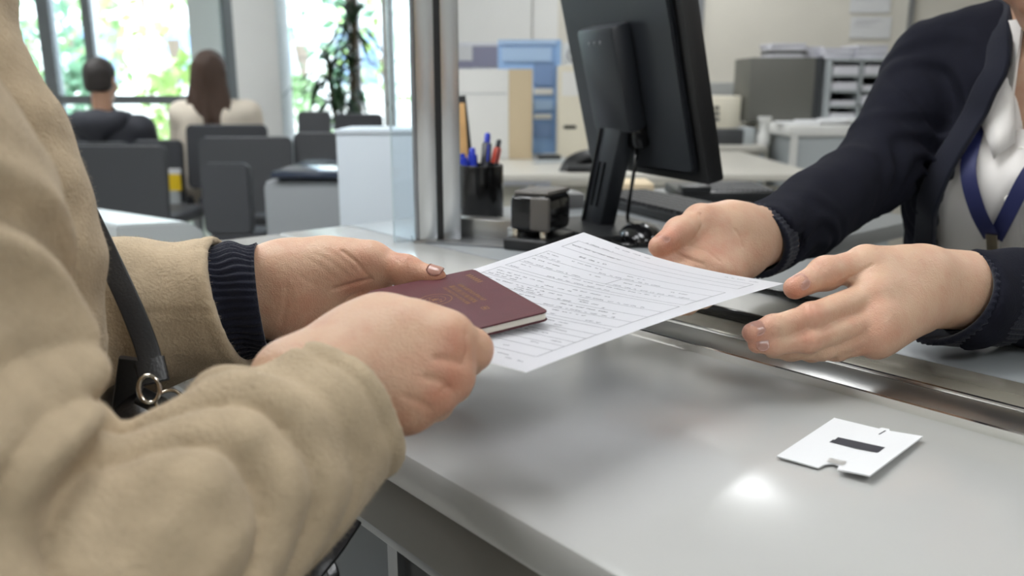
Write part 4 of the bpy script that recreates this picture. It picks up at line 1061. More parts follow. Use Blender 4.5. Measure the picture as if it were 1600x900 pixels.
# pen cup and pens
pcup = onz(753, 343); pr = .040
cup = thing('pen_cup', 'glossy black cylindrical pen cup beside the steel post', 'pen cup', pcup)
m_cup = M('cup_gloss', (20, 19, 19), .15, var=.25, vscale=20)
lathe('cup', pcup, [(0, 0), (pr * .97, 0), (pr, .003), (pr, .1), (pr - .003, .1), (pr - .003, .006), (0, .006)], m_cup, cup, 40)
torus('rim', pcup + Vector((0, 0, .1)), (0, 0, 1), pr - .0015, .0018, M('cup_rim', (60, 60, 60), .2, .6), cup, upv=(0, 1, 0))
def pen(lab, x0, y0, x1, y1, d, r, cols, tipc=None, g='pens in the black cup'):
    a, b = P(x0, y0, d), P(x1, y1, d); t = thing('pen', lab, 'pen', a, g); dr = (b - a); L_ = dr.length; dr.normalize()
    Rq = Vector((0, 0, 1)).rotation_difference(dr).to_matrix(); lo = -.065
    lathe('barrel', a, [(0, lo), (r * .5, lo + .004), (r, lo + .012), (r, L_ * .72), (r * .85, L_ * .74), (0, L_ * .74)], cols[0], t, 14, rot=Rq)
    lathe('clicker', a, [(0, L_ * .74), (r * .62, L_ * .74), (r * .62, L_ * .96), (r * .4, L_), (0, L_)], cols[1], t, 12, rot=Rq)
    box('clip', a + dr * (L_ * .5) + Vector((.3, -.95, 0)) * (r + .0015), (.003, .0015, L_ * .45), cols[1], t, rot=Rq)
m_blue = M('pen_blue', (22, 48, 170), .3); m_navyp = M('pen_navy', (24, 26, 36), .3); m_redp = M('pen_red', (190, 62, 40), .3)
pen('bright blue pen leaning beside the steel post in the cup', 727, 268, 722, 240, 1.535, .008, (m_blue, m_blue))
pen('short blue click pen standing at the front of the cup', 739, 272, 738, 231, 1.545, .009, (m_blue, m_blue))
pen('tall dark pen with blue clicker standing in the cup', 758, 268, 762, 208, 1.56, .0092, (m_navyp, m_blue))
pen('red pen leaning right with black clicker in the cup', 770, 268, 780, 218, 1.57, .0078, (m_redp, m_navyp))
rl_ = tag(box('wooden_ruler', P(723, 240, 1.60), (.020, .003, .19), M('ruler_wood', (214, 170, 112), .55, var=.1, vscale=30), rot=Matrix.Rotation(math.radians(-3), 3, 'Y'), bev=.001), 'tan wooden ruler standing in the pen cup behind the post', 'ruler')
tag(box('black_ruler', P(728, 232, 1.615), (.022, .003, .20), m_blk, rot=Matrix.Rotation(math.radians(-6), 3, 'Y'), bev=.001), 'black flat ruler standing behind the wooden one in the cup', 'ruler')
# heavy stapler
stz = onz(834, 388); sa = math.radians(-28)
stp = thing('desk_stapler', 'black glossy desk stapler machine with grey front beside the form', 'stapler', stz)
def sb(name, x, y, z, s, mat, bev=.004): return box(name, stz + Matrix.Rotation(sa, 3, 'Z') @ Vector((x * 1.15, y * 1.15, 0)) + Vector((0, 0, z * 1.15)), tuple(q_ * 1.15 for q_ in s), mat, stp, sa, bev, seg=3)
sb('body', 0, .02, .047, (.056, .075, .05), m_gblk, .010)
sb('front_cover', .017, -.0165, .048, (.028, .006, .044), M('warm_grey_plastic', (84, 80, 76), .35), .004)
sb('top_cover', 0, .025, .0735, (.050, .070, .006), M('stapler_grey', (96, 92, 88), .3), .003)
sb('rear_housing', -.030, .075, .044, (.050, .055, .058), m_gblk, .012)
sb('base', 0, .02, .008, (.064, .095, .016), m_blk, .004)
sb('spring_post', -.02, -.012, .020, (.008, .008, .014), m_ring, .002); sb('spring_post', .02, -.012, .020, (.008, .008, .014), m_ring, .002)
sb('side_label', -.0285, .0, .045, (.001, .02, .035), M('label_grey', (120, 128, 140), .4), 0)
# steel bracket at the foot of the post
brk = thing('steel_bracket', 'low brushed steel bracket at the foot of the partition post', 'bracket', onz(765, 380))
bz = onz(762, 380); box('bar', bz + Vector((.0, .04, .017)), (.115, .035, .034), m_steel, brk, math.radians(-20), .002); box('end_block', bz + Vector((.046, .012, .013)), (.022, .03, .026), m_steelv, brk, math.radians(-20), .002)
box('foot_plate', bz + Vector((-.01, .02, .002)), (.15, .1, .004), m_alu, brk, math.radians(-20), .001)
# sticky notes, cable, note box
tag(box('sticky_note_pad', onz(889, 362) + Vector((0, 0, .005)), (.028, .022, .01), M('note_yellow', (236, 205, 44), .7), rz=.4, bev=.001), 'small yellow sticky note pad beside the stapler', 'notes')
tag(sweep('black_cable', bez([onz(872, 345) + Vector((0, 0, .004)), onz(905, 352) + Vector((0, 0, .004)), onz(925, 372) + Vector((0, 0, .004)), onz(985, 388) + Vector((0, 0, .004)), onz(1035, 372) + Vector((0, 0, .004))], 8), circ(.0035, 8), m_gblk), 'black cable looping across the desk below the monitor', 'cable')
mou = thing('computer_mouse', 'black computer mouse beside the monitor foot', 'mouse', onz(1000, 378))
F = Field(v3(onz(1000, 378)) - .08, v3(onz(1000, 378)) + .08, .0035); F.ell(v3(onz(1000, 378) + Vector((0, 0, .006))), (.034, .055, .026), None, .004); plane_cut(F, onz(1000, 378) + Vector((0, 0, .001)), (0, 0, -1))
V, Q = F.mesh('m'); link('shell', np_mesh('mouse_shell', V, Q), m_gblk, mou); lathe('wheel', onz(1000, 378) + Vector((0, -.02, .028)), [(0, -.003), (.006, -.003), (.006, .003), (0, .003)], m_blk, mou, 14, rot=Matrix.Rotation(math.pi / 2, 3, 'Y'))
nb = thing('note_box', 'grey desk box with white paper on top behind the stapler', 'box', onz(872, 326))
q = onz(872, 326); box('box', q + Vector((0, .03, .015)), (.095, .075, .03), M('mid_grey', (104, 104, 104), .5), nb, .2, .003); box('paper_top', q + Vector((-.012, .03, .032)), (.07, .06, .004), m_card, nb, .3)

# ------------------------------------------------------------------ back office
m_bdesk = M('back_desk_top', (196, 193, 184), .35); m_bfront = M('back_desk_front', (178, 176, 164), .5)
m_gcab = M('grey_cabinet', (98, 98, 92), .5); m_lg = M('light_grey_metal', (168, 174, 176), .45); m_cream = M('cream_plastic', (222, 216, 198), .5)
DZ = .76
bd_ = thing('office_desk', 'pale back-office desk with storage box and folders on it', 'desk', (.25, 3.4, 0))
box('desktop', (.385, 3.5, DZ - .0125), (1.43, 1.1, .025), m_bdesk, bd_, 0, .004)
for x_ in (-.29, 1.06):
    for y_ in (2.99, 4.0): box('leg', (x_, y_, (DZ - .025) / 2), (.05, .05, DZ - .025), m_alu, bd_)
box('front_panel', (.385, 3.02, .50), (1.29, .02, .42), m_bfront, bd_)
ab_ = thing('archive_box', 'large white archive box with beige side on the back desk', 'box', at(772, 245, 3.6))
x0, x1, x2 = at(705, 180, 3.6).x, at(795, 180, 3.6).x, at(832, 180, 3.6).x; zt = at(770, 108, 3.6).z
box('white_face', ((x0 + x1) / 2, 3.66, (DZ + zt) / 2), (x1 - x0, .12, zt - DZ), m_white, ab_, 0, .004)
box('beige_side', ((x1 + x2) / 2, 3.665, (DZ + zt) / 2), (x2 - x1, .13, zt - DZ), M('beige_card', (202, 184, 152), .7), ab_, 0, .003)
box('lid_line', ((x0 + x1) / 2, 3.5985, zt - .10), (x1 - x0 - .02, .002, .003), m_lg, ab_)
bf = thing('blue_folder', 'translucent blue document folder standing with white printed blocks', 'folder', at(830, 222, 3.9))
m_bluef = M('blue_folder', (150, 186, 230), .35); m_bluel = M('blue_light', (176, 204, 238), .4); m_bldk = M('blue_dark_print', (124, 152, 196), .5)
fbox('back', 778, 875, 64, 224, 3.9, .012, m_bluef, bf, .003, DZ + .001)
fbox('edge_rim', 868, 876, 62, 224, 3.888, .012, m_bluef, bf)
fbox('edge_rim', 778, 868, 62, 70, 3.888, .012, m_bluel, bf)
for a, b, c_, d_, m_ in ((784, 862, 74, 96, m_bluel), (835, 866, 98, 134, m_bldk), (834, 864, 138, 148, m_white), (834, 864, 156, 172, m_bluel), (834, 862, 178, 186, m_white), (834, 862, 192, 214, m_bldk)): fbox('printed_block', a, b, c_, d_, 3.884, .003, m_, bf)
bb_ = thing('ring_binder', 'cream ring binder with small dark clip beside the blue folder', 'binder', at(895, 222, 3.95))
fbox('spine', 872, 920, 102, 222, 3.72, .15, m_cream, bb_, .004, DZ + .001); fbox('label', 878, 904, 112, 150, 3.717, .003, m_white, bb_); fbox('clip', 881, 900, 196, 201, 3.715, .004, m_blk, bb_)
b2 = thing('ring_binder', 'taller white binder with round emblem behind the cream binder', 'binder', at(905, 222, 4.2))
fbox('spine', 880, 930, 66, 236, 3.92, .12, m_white, b2, .004, DZ + .001); lathe('finger_ring', at(898, 86, 3.915), [(.028, 0), (.034, 0), (.034, .004), (.028, .004)], M('ring_dark', (110, 112, 118), .4), b2, 24, rot=Matrix.Rotation(math.pi / 2, 3, 'X'))
dv = thing('desk_screen', 'low grey desk screen with purple-grey posters behind the archive box', 'screen', at(770, 230, 4.5))
fbox('panel', 690, 862, 66, 240, 4.5, .03, M('screen_fabric', (206, 208, 214), .8), dv, .004, .0)
for a, b, c_, d_, m_ in ((716, 738, 72, 94, m_card), (738, 785, 72, 105, M('poster_purple', (142, 142, 164), .6)), (786, 804, 70, 106, M('poster_pale', (196, 202, 220), .6)), (806, 812, 70, 106, MATS['poster_purple']), (716, 738, 95, 106, MATS['poster_purple'])): fbox('poster', a, b, c_, d_, 4.494, .004, m_, dv)
ph = thing('desk_phone', 'black desk phone handset resting on the back desk behind the monitor', 'phone', at(905, 280, 2.9))
sweep('handset', bez([at(884, 272, 3.05), at(893, 256, 3.06), at(912, 246, 3.08), at(940, 242, 3.1)], 6), rect(.055, .035, .012), m_blk, ph, up=(0, -.5, .8))
fbox('base', 884, 960, 258, 284, 3.0, .16, m_blk, ph, .01, DZ + .001)
for lab, (a, b, c_, d_), m_ in (('white sheet lying on the back desk near the phone', (850, 930, 240, 246), m_card), ('grey sheet lying on the back desk beside the archive box', (840, 905, 250, 256), m_lg)):
    p, q, r_, s_ = onz(a, c_, DZ), onz(b, c_ - 2, DZ), onz(b + 8, d_ - 2, DZ), onz(a - 8, d_, DZ); tag(slab('loose_paper', [s_, r_, q, p], DZ + .001, DZ + .004, m_), lab, 'paper', 'papers on the back desk')
tag(box('black_marker', onz(858, 250, DZ) + Vector((0, 0, .012)), (.10, .022, .02), m_blk, rz=.1, bev=.006), 'short black marker lying on the back desk', 'marker')
# things on the far edge of the clerk's desk
bx_ = thing('tissue_box', 'beige carton with dark band behind the monitor neck', 'box', at(995, 312, 2.0))
fbox('carton', 968, 1022, 287, 312, 1.83, .12, M('beige_card2', (210, 192, 160), .7), bx_, .003, TOP + .001); fbox('band', 974, 1008, 296, 308, 1.826, .004, m_dark, bx_)
fl = thing('paper_tray', 'black low paper tray with ridged side behind the clerk hand', 'tray', at(1130, 320, 2.3))
fbox('tray', 1064, 1214, 300, 322, 1.76, .2, m_blk, fl, .006, TOP + .001)
fbox('tray_lip', 1066, 1112, 291, 302, 1.755, .05, m_blk, fl, .004)
for k_ in range(12): fbox('ridge', 1118 + 8 * k_, 1122 + 8 * k_, 297, 301, 1.77, .18, M('ridge_grey', (70, 70, 72), .5), fl)
# credenza wall
cr = thing('filing_credenza', 'long low cream filing credenza along the back wall', 'cabinet', at(1170, 300, 4.3))
fbox('body', 1108, 1198, 236, 300, 4.28, .6, m_bfront, cr, .004, .02)
fbox('top', 1100, 1200, 228, 238, 4.25, .65, m_bdesk, cr, .003)
fbox('door_edge', 1184, 1192, 240, 300, 4.275, .01, m_lg, cr)
gc = thing('grey_cabinet', 'grey metal cabinet with white papers on it behind the clerk arm', 'cabinet', at(1265, 300, 4.05))
fbox('body', 1238, 1400, 212, 330, 4.05, .8, m_lg, gc, .004, .02); fbox('top', 1232, 1404, 196, 213, 4.03, .84, m_white, gc, .004)
fbox('frame_edge', 1233, 1243, 213, 330, 4.035, .02, m_white, gc)
zc = at(1300, 196, 4.03).z
cb_ = thing('storage_cabinet', 'dark olive grey storage box cabinet beside the pigeonhole rack', 'cabinet', at(1228, 187, 4.5))
y0 = 4.45
p0, p1 = at(1171, 140, y0), at(1272, 140, y0); zt = at(1228, 90, y0).z
box('body', ((p0.x + p1.x) / 2, y0 + .16, (zc + zt) / 2 + .001), (p1.x - p0.x, .32, zt - zc), m_gcab, cb_, 0, .003)
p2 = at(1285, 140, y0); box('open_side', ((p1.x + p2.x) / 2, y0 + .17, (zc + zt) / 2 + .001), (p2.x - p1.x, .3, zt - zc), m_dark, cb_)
rk = thing('paper_rack', 'white and grey paper sorting rack with stacked sheets beside the dark cabinet', 'rack', at(1330, 187, 4.4))
xa, xb = at(1296, 140, 4.4).x, at(1392, 140, 4.4).x; zt2 = at(1330, 92, 4.4).z
box('back', ((xa + xb) / 2, 4.70, (zc + zt2) / 2), (xb - xa, .01, zt2 - zc), m_dark, rk)
for xx in (xa, (xa + xb) / 2 - .0, xb): box('upright', (xx, 4.55, (zc + zt2) / 2), (.012, .3, zt2 - zc), m_lg, rk)
for k_ in range(5): box('shelf', ((xa + xb) / 2, 4.55, zc + .006 + k_ * (zt2 - zc - .012) / 4), (xb - xa, .3, .012), m_lg, rk)
rndp = random.Random(9)
for k_ in range(4):
    for s_ in (0, 1):
        w_ = (xb - xa) / 2 - .03; zz = zc + .013 + k_ * (zt2 - zc - .012) / 4; hh = rndp.uniform(.02, .05)
        tag(box('paper_stack', (xa + w_ / 2 + .015 + s_ * (xb - xa) / 2, 4.50 + rndp.uniform(0, .03), zz + hh / 2), (w_, .22, hh), M('stack_white', (208, 208, 214), .7, var=.12, vscale=200, aniso=(.1, .1, 4))), 'white paper stack in the sorting rack, %s slot of the %s column' % (['lowest', 'second lowest', 'second highest', 'highest'][k_], ['left', 'right'][s_]), 'paper stack', 'paper stacks in the sorting rack')
for n_i, (a, b, c_, d_, Y_, lab) in enumerate(((1208, 1262, 67, 90, 4.47, 'grey and white folder stack on top of the dark cabinet'), (1262, 1292, 72, 90, 4.52, 'thin white paper pile at the right end of the dark cabinet top'), (1292, 1340, 74, 92, 4.44, 'white paper heap on top of the sorting rack, left half'), (1342, 1392, 70, 92, 4.44, 'white paper heap on top of the sorting rack, right half'))):
    t = thing('paper_pile', lab, 'paper pile', at((a + b) / 2, d_, Y_), 'paper piles on the cabinets')
    zb_ = zt + .001 if n_i < 2 else zt2 + .002; h_ = at(a, c_, Y_).z - zb_; n2 = 4
    for k_ in range(n2): box('sheaf', ((at(a, c_, Y_).x + at(b, c_, Y_).x) / 2 + rndp.uniform(-.008, .008), Y_ + .12, zb_ + h_ * (k_ + .5) / n2), ((b - a) / 1300 * Y_ * rndp.uniform(.9, 1), .2, h_ / n2 * .92), MATS['mid_grey'] if (n_i == 0 and k_ == 1) else M('sheaf_%d' % (k_ % 2), (214 - 20 * (k_ % 2), 214 - 20 * (k_ % 2), 222 - 20 * (k_ % 2)), .7), t, rndp.uniform(-.08, .08), .002)
pp_ = thing('paper_pile', 'loose white sheets spread on the grey cabinet top', 'paper pile', at(1290, 194, 4.1), 'paper piles on the cabinets')
for k_ in range(3): box('sheaf', (at(1250 + 40 * k_, 190, 4.15).x, 4.2, zc + .006 + .008 * k_ % .02), (.2, .2, .01), m_card, pp_, .3 * k_ - .2, .001)
zct = at(1150, 228, 4.25).z + .001
pr_ = thing('office_printer', 'cream office printer with dark slots beside the grey storage cabinet', 'printer', at(1142, 228, 4.5))
fbox('body', 1108, 1158, 150, 200, 4.55, .35, m_cream, pr_, .01, zct); 
for k_ in range(3): fbox('slot', 1116, 1124, 166 + 9 * k_, 171 + 9 * k_, 4.545, .01, m_dark, pr_)
lp = thing('label_printer', 'small dark grey and silver device in front of the printer', 'device', at(1150, 230, 4.35))
fbox('dark_half', 1120, 1162, 202, 230, 4.32, .15, m_dark, lp, .006, zct); fbox('silver_half', 1162, 1180, 200, 230, 4.32, .15, m_lg, lp, .006, zct)
tp = thing('tape_dispenser', 'small white roll holder beside the silver device', 'holder', at(1198, 230, 4.3))
c_ = at(1192, 228, 4.36); c_.z = zct; lathe('holder', c_, [(0, 0), (.034, 0), (.034, .05), (.024, .06), (.024, .11), (.034, .12), (.034, .14), (0, .14)], m_white, tp, 20)
for k_, (c0, d0) in enumerate(((-14, 20), (26, 60))):
    t = thing('wall_notice', ['white paper notice pinned high on the back wall', 'white paper notice pinned on the wall just below another'][k_], 'notice', at(1360, d0, WB), 'notices on the back wall')
    fbox('sheet', 1329, 1392, c0, d0, WB - .008, .004, m_card, t)
    for r_ in range(3): fbox('text_line', 1336, 1378 - 8 * r_, c0 + 5 + 4 * r_, c0 + 6.3 + 4 * r_, WB - .0095, .001, M('faint_text', (196, 196, 200), .8), t)

# ------------------------------------------------------------------ waiting room
m_seat = M('seat_grey', (60, 62, 66), .5, bump=.1, bscale=300); m_seat2 = M('seat_dark', (46, 48, 53), .5); m_edge = M('seat_edge', (150, 153, 158), .35)
def bench(lab, px0, px1, py0, Y, hgt=.36, mat=m_seat, seat=True):
    a, b = at(px0, py0, Y), at(px1, py0, Y); w = b.x - a.x; cx = (a.x + b.x) / 2; zt = a.z
    t = thing('waiting_chair', lab, 'chair', (cx, Y + .25, 0), 'waiting room chairs')
    rot = Matrix.Rotation(math.radians(8), 4, 'X')
    prism('backrest', rr(w, hgt, .035, -w / 2, -hgt), .03, Matrix.Translation((cx, Y + .03, zt)) @ Matrix.Rotation(math.radians(-6), 4, 'X') @ Matrix.Rotation(math.pi / 2, 4, 'X'), mat, t, .006)
    box('top_edge', (cx, Y + .02, zt - .006), (w - .06, .034, .012), m_edge, t, 0, .004)
    if seat:
        box('seat', (cx, Y + .28, .43), (w * .96, .46, .06), mat, t, 0, .02)
        box('beam', (cx, Y + .22, .36), (w * 1.1, .05, .05), m_alu, t)
        for s_ in (-1, 1):
            box('leg', (cx + s_ * w * .38, Y + .22, .17), (.04, .05, .34), m_alu, t); box('foot', (cx + s_ * w * .38, Y + .24, .015), (.05, .5, .03), m_alu, t, 0, .008)
            box('back_bracket', (cx + s_ * w * .36, Y + .06, (zt - hgt + .40) / 2 - .0), (.03, .03, max(.05, zt - hgt + .08 - .40)), m_alu, t)
    return t
bench('wide grey waiting chair nearest the beige coat, in front of the dark hooded jacket', 108, 258, 227, 3.9, .37)
bench('grey waiting chair in the near row in front of the long-haired person', 309, 455, 214, 3.9, .35)
bench('grey waiting chair in the near row half hidden by the white cabinet', 457, 600, 207, 3.95, .35)
bench('dark grey waiting chair the long-haired person sits on', 289, 416, 195, 4.62, .35, m_seat2)
bench('dark grey waiting chair between the two seated people', 205, 284, 219, 4.62, .35, m_seat2)
bench('dark waiting chair the person in the hooded jacket sits on', 108, 200, 222, 4.62, .35, m_seat2)
bench('grey far waiting chair left of the potted plant', 464, 516, 174, 5.5, .35)
bench('dark far waiting chair below the potted plant', 522, 598, 178, 5.5, .35, m_seat2)
# low panel seat in front
a, b = at(311, 255, 3.0), at(389, 255, 3.0)
lc = thing('narrow_panel_seat', 'narrow rounded grey panel seat standing alone in front of the chairs', 'seat', ((a.x + b.x) / 2, 3.1, 0))
w = b.x - a.x; prism('panel', rr(w, .26, .03, -w / 2, -.26), .035, Matrix.Translation(((a.x + b.x) / 2, 3.03, a.z)) @ Matrix.Rotation(math.pi / 2, 4, 'X'), m_seat, lc, .008)
box('base', ((a.x + b.x) / 2 + .02, 3.1, a.z - .30), (w * 1.05, .2, .09), m_seat2, lc, 0, .01); box('pole', ((a.x + b.x) / 2, 3.1, .24), (.05, .05, .46), m_alu, lc); lathe('foot', ((a.x + b.x) / 2, 3.1, 0), [(0, 0), (.14, 0), (.14, .01), (.03, .025), (0, .025)], m_alu, lc, 24)
# yellow and white carton on a small stand
yc = thing('yellow_notice_stand', 'small yellow and white notice on a grey stand between the chairs', 'notice stand', at(270, 330, 4.4))
fbox('yellow_face', 260, 281, 272, 298, 4.5, .02, M('notice_yellow', (232, 196, 26), .5), yc); fbox('white_top', 260, 281, 264, 272, 4.5, .02, m_card, yc)
px_ = at(270, 298, 4.5); box('pole', (px_.x, 4.52, px_.z / 2), (.05, .04, px_.z), m_lg, yc); box('foot', (px_.x, 4.52, .015), (.12, .12, .03), m_lg, yc, 0, .008)
# grey block, dark table, white cabinet, pale console
gs = thing('block_table', 'grey block table with glossy dark top beside the white cabinet', 'table', at(480, 360, 2.7))
fbox('body', 412, 620, 281, 400, 2.75, .48, M('block_grey', (136, 140, 143), .6), gs, .03, .10); fbox('plinth', 425, 610, 395, 400, 2.8, .4, m_dark, gs, 0, 0.0)
p, q = at(424, 279, 2.74), at(640, 279, 2.74)
box('dark_top', ((p.x + q.x) / 2, 2.99, p.z + .012), (q.x - p.x, .52, .022), M('table_dark', (48, 56, 72), .12), gs, 0, .006)
wc = thing('white_cabinet', 'smooth white cabinet standing just left of the steel post', 'cabinet', at(575, 350, 2.2))
p, q = at(523, 203, 2.15), at(700, 203, 2.15)
m_wcab = M('cabinet_white', (194, 203, 211), .35)
box('body', ((p.x + q.x) / 2, 2.27, (p.z - .012) / 2), (q.x - p.x, .22, p.z - .012), m_wcab, wc, 0, .003); box('top', ((p.x + q.x) / 2, 2.27, p.z - .006), (q.x - p.x + .004, .224, .012), m_wcab, wc, 0, .002)
pk = thing('pale_console', 'pale grey stepped console at the far left end of the counter', 'console', at(200, 360, 1.9))
c1, c2 = P(20, 335, 1.95), P(185, 372, 1.70)
poly = [(0, 0), (.20, 0), (.20, .035), (.16, .062), (0, .075)]
dirx = (c2 - c1); dirx.z = 0; Lx = dirx.length; dirx.normalize(); diry = Vector((-dirx.y, dirx.x, 0))
zb4 = P(240, 372, 1.62).z - .062
prism('shell', poly, Lx, frame(-diry * -1, Vector((0, 0, 1)), dirx, Vector((c1.x, c1.y, zb4))), M('console_grey', (186, 192, 194), .35), pk, .004)
for k_ in range(3): box('groove', Vector((c1.x, c1.y, zb4 + .02 + .014 * k_)) + dirx * (Lx * .5) + diry * (-.001), (Lx * .8, .004, .003), m_lg, pk, math.atan2(dirx.y, dirx.x))
box('pedestal', Vector((c1.x, c1.y, zb4 / 2)) + dirx * (Lx * .5) + diry * .1, (Lx * .8, .16, zb4), m_white, pk, math.atan2(dirx.y, dirx.x))

# seated people in the waiting room
def sitter(lab, px, pyh, pysh, Y, mat, hairmat, hlen, hood, wsh, cat='person'):
    hcn = at(px, pyh, Y); t = thing('person', lab, cat, (hcn.x, Y, .45)); shz = at(px, pysh, Y).z
    F = Field((hcn.x - .42, Y - .25, .36), (hcn.x + .42, Y + .62, shz + .14), .009)
    for s_ in (-1, 1):
        F.cap((hcn.x + s_ * .085, Y, .5), (hcn.x + s_ * .09, Y, shz - .10), .125, .115, .05)
        F.cap((hcn.x + s_ * (wsh / 2 - .055), Y, shz - .065), (hcn.x + s_ * (wsh / 2 - .02), Y + .06, shz - .33), .068, .060, .04)
        F.cap((hcn.x + s_ * (wsh / 2 - .02), Y + .06, shz - .33), (hcn.x + s_ * .12, Y + .30, shz - .40), .056, .045, .02)
    F.cap((hcn.x - wsh / 2 + .07, Y, shz - .07), (hcn.x + wsh / 2 - .07, Y, shz - .07), .07, .07, .05)
    F.cap((hcn.x, Y, shz - .05), (hcn.x, Y, shz + .02), .075, .06, .04)
    wavy(F, .005, 30, int(px))
    V, Q = F.mesh('top'); top = link('jacket' if hood else 'sweater', np_mesh('garment', V, Q), mat, t)
    if hood:
        F = Field((hcn.x - .25, Y - .25, shz - .2), (hcn.x + .25, Y + .2, shz + .12), .007)
        pts = [Vector((hcn.x + .115 * math.cos(a), Y + .01 + .085 * math.sin(a) - (.05 if math.sin(a) < 0 else 0), shz - .005 - .035 * max(0, -math.sin(a)))) for a in [math.pi * (.95 + 1.1 * i / 10) for i in range(11)]]
        F.chain([v3(p) for p in pts], [.035 + .020 * math.sin(math.pi * i / 10) for i in range(11)], .03)
        F.cap((hcn.x, Y - .11, shz - .03), (hcn.x, Y - .115, shz - .10), .07, .05, .04)
        V, Q = F.mesh('hood'); link('hood', np_mesh('hood', V, Q), mat, t)
    F = Field((hcn.x - .3, Y - .2, .0), (hcn.x + .3, Y + .75, .66), .012)
    for s_ in (-1, 1):
        F.cap((hcn.x + s_ * .09, Y, .55), (hcn.x + s_ * .10, Y + .42, .53), .085, .07, .03); F.cap((hcn.x + s_ * .10, Y + .42, .53), (hcn.x + s_ * .10, Y + .44, .10), .065, .05, .02); F.cap((hcn.x + s_ * .10, Y + .42, .045), (hcn.x + s_ * .10, Y + .60, .04), .04, .035, .02)
    V, Q = F.mesh('t'); link('trousers', np_mesh('trousers', V, Q), M('dark_denim', (40, 44, 56), .8), t)
    hv = head_vf(hcn, (0.06, 1), .006, (hcn.x, Y - .01, shz - .02))
    body_obj('body', [hv], m_skin, t)
    V, Q = hair_vf(hcn, (0.06, 1), .006, hlen, 0, .014 if hlen else .008); link('hair', np_mesh('hair', V, Q), hairmat, t)
m_jack = M('dark_jacket', (44, 46, 54), .75, bump=.3, bscale=120); m_sweat = M('cream_sweater', (214, 204, 188), .9, bump=.4, bscale=150)
sitter('short-haired person in a dark hooded jacket seated with back turned', 158, 126, 182, 4.78, m_jack, m_hair2, 0, True, .52)
sitter('long-haired person in a cream sweater seated with back turned', 330, 116, 160, 4.85, m_sweat, m_hair, .27, False, .50)

# potted plant
PY = 6.4; pl_ = at(540, 190, PY); plt = thing('potted_plant', 'tall leafy potted plant standing in front of the waiting room window', 'plant', (pl_.x, PY, 0))
lathe('pot', (pl_.x, PY, 0), [(0, 0), (.14, 0), (.19, .36), (.20, .40), (.18, .40), (.17, .36), (0, .35)], m_dark, plt, 28)
m_leaf = M('leaf_green', (52, 78, 52), .4, var=.3, vscale=6); rnl = random.Random(5)
lm = bpy.data.meshes.new('leaf'); bm = bmesh.new(); rows = []
for i in range(8):
    t = i / 7; w_ = .028 * math.sin(math.pi * min(1, t * .85 + .12)) ; x_ = t * .42; z_ = .16 * t - .34 * t * t
    rows.append([bm.verts.new((x_, -w_, z_ + .006)), bm.verts.new((x_, 0, z_)), bm.verts.new((x_, w_, z_ + .006))])
for A, B in zip(rows, rows[1:]):
    for j in range(2): bm.faces.new((A[j], A[j + 1], B[j + 1], B[j]))
bm.to_mesh(lm); bm.free(); lm.materials.append(m_leaf)
for k_, (dx, dy, hgt) in enumerate(((-.07, 0, 1.28), (.06, .03, 1.62), (.0, -.05, 1.0))):
    sweep('stem', [(pl_.x + dx * .5, PY + dy, .35), (pl_.x + dx, PY + dy, hgt * .6), (pl_.x + dx * 1.6, PY + dy, hgt)], circ(.018, 8), M('stem_brown', (96, 84, 62), .7), plt)
    for i in range(70):
        o = bpy.data.objects.new('leaf', lm); COL.objects.link(o); o.parent = plt; o.matrix_parent_inverse = parent_inv(plt)
        z_ = hgt - rnl.random() ** 1.3 * .62; s_ = rnl.uniform(.6, 1.0) * (.75 if z_ > hgt - .1 else .9)
        o.location = (pl_.x + dx * 1.5 * z_ / hgt, PY + dy, z_); o.rotation_euler = (0, rnl.uniform(-.9, .5), rnl.uniform(0, 6.28)); o.scale = (s_, s_, s_)

# ------------------------------------------------------------------ outdoors
m_pave = M('pavement', (196, 194, 188), .8, var=.05, vscale=2)
struct(box('ground', (-5, 27, -.15), (70, 39, .1), m_pave))
m_fac = M('facade_pale', (226, 222, 214), .8); m_pane = M('facade_glass', (112, 134, 160), .15)
fc = thing('office_building', 'pale office building with rows of windows across the street', 'building', (-8, 24, 0))
box('wall', (-8, 24, 6), (34, 2, 12.2), m_fac, fc)
for ix in range(14):
    for iz in range(4):
        x_ = -22.5 + ix * 2.3; z_ = 1.9 + iz * 2.7
        wn = box('window', (x_, 22.98, z_), (1.3, .10, 1.6), M('facade_frame', (176, 178, 180), .5), fc); box('pane', (x_, 22.92, z_), (1.1, .04, 1.4), m_pane, wn)
lwl = thing('garden_wall', 'low pale garden wall outside the waiting room windows', 'wall', (-8, 12, 0)); box('wall', (-9, 13, .35), (24, .3, .9), M('wall_stone', (214, 206, 198), .8), lwl); box('coping', (-9, 13, .83), (24, .4, .08), m_fac, lwl)
m_fol = [M('foliage_%d' % k_, c_, .6, var=.3, vscale=3) for k_, c_ in enumerate(((118, 150, 92), (150, 176, 100), (92, 128, 96)))]
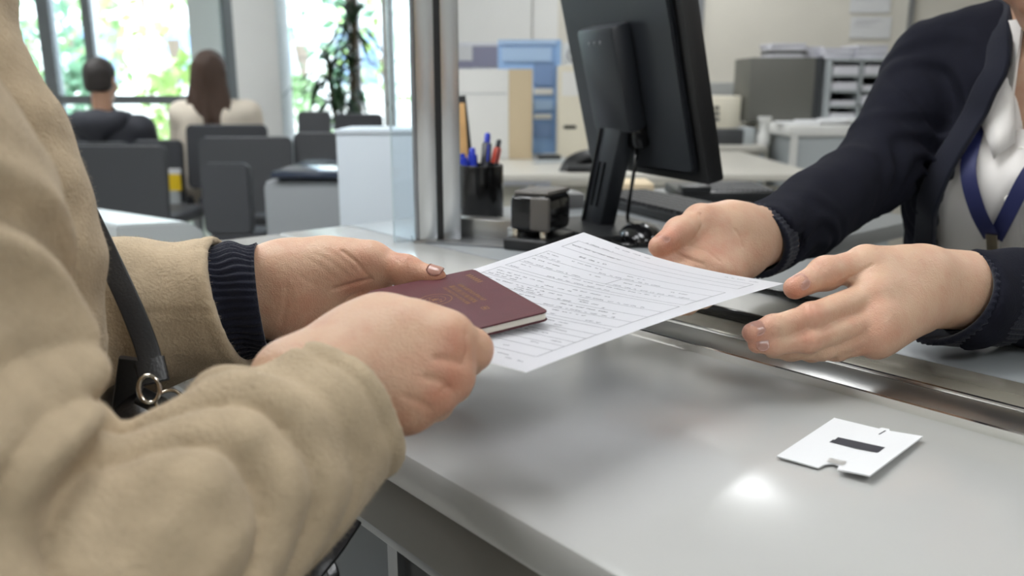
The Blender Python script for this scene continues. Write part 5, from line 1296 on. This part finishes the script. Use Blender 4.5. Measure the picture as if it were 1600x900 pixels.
def foliage(name, c, r, n, mat, parent, size=.22, seed=1):
    rs = np.random.RandomState(seed); d = rs.normal(size=(n, 3)); d /= np.linalg.norm(d, axis=1, keepdims=True); p = d * (rs.uniform(.45, 1, (n, 1)) ** .6) * np.array(r) + np.array(c)
    a = rs.normal(size=(n, 3)); a /= np.linalg.norm(a, axis=1, keepdims=True); b = np.cross(a, rs.normal(size=(n, 3))); b /= np.linalg.norm(b, axis=1, keepdims=True)
    s = size * rs.uniform(.6, 1.3, (n, 1)); V = np.stack([p + a * s, p + b * s * .5, p - a * s, p - b * s * .5], 1).reshape(-1, 3)
    o = link(name, np_mesh(name, V, np.arange(4 * n, dtype=np.int32).reshape(-1, 4)), mat, parent); o['kind'] = 'stuff'; return o
m_bark = M('bark', (120, 104, 90), .9)
for k_, (px, py, Y, rx, rz_, lab) in enumerate(((112, 60, 14, 1.0, 1.3, 'slim green tree outside behind the person in the dark jacket'), (270, 62, 15, 1.7, 1.1, 'spreading bright green tree outside the middle window'), (470, 70, 14, 1.3, 1.6, 'green tree outside between the white column and the potted plant'), (215, -60, 19, 2.2, 2.0, 'tall pale tree outside in front of the office building'), (600, 90, 16, 1.2, 1.5, 'green tree outside right of the potted plant'), (30, 70, 12, 1.0, 1.5, 'green tree outside at the far left window'))):
    c_ = at(px, py, Y); t = thing('street_tree', lab, 'tree', (c_.x, Y, -.1), 'trees outside the windows')
    sweep('trunk', [(c_.x, Y, -.1), (c_.x + .05, Y, c_.z * .5), (c_.x, Y, c_.z)], circ(.12, 10), m_bark, t); foliage('crown', c_, (rx, rx, rz_), 210, m_fol[k_ % 3], t, .14, k_)
for k_, (px, py, Y, lab) in enumerate(((285, 140, 10, 'leafy shrub outside behind the long-haired person'), (120, 140, 10.5, 'yellow-green shrub outside behind the short-haired person'), (460, 165, 10.5, 'small shrub outside right of the white column'))):
    c_ = at(px, py, Y); t = thing('garden_shrub', lab, 'shrub', (c_.x, Y, -.1), 'shrubs outside the windows'); sweep('stem', [(c_.x, Y, -.1), (c_.x, Y, c_.z)], circ(.03, 8), m_bark, t); foliage('leaves', (c_.x, Y, c_.z - .2), (.45, .45, .6), 350, m_fol[(k_ + 1) % 3], t, .10, 40 + k_)
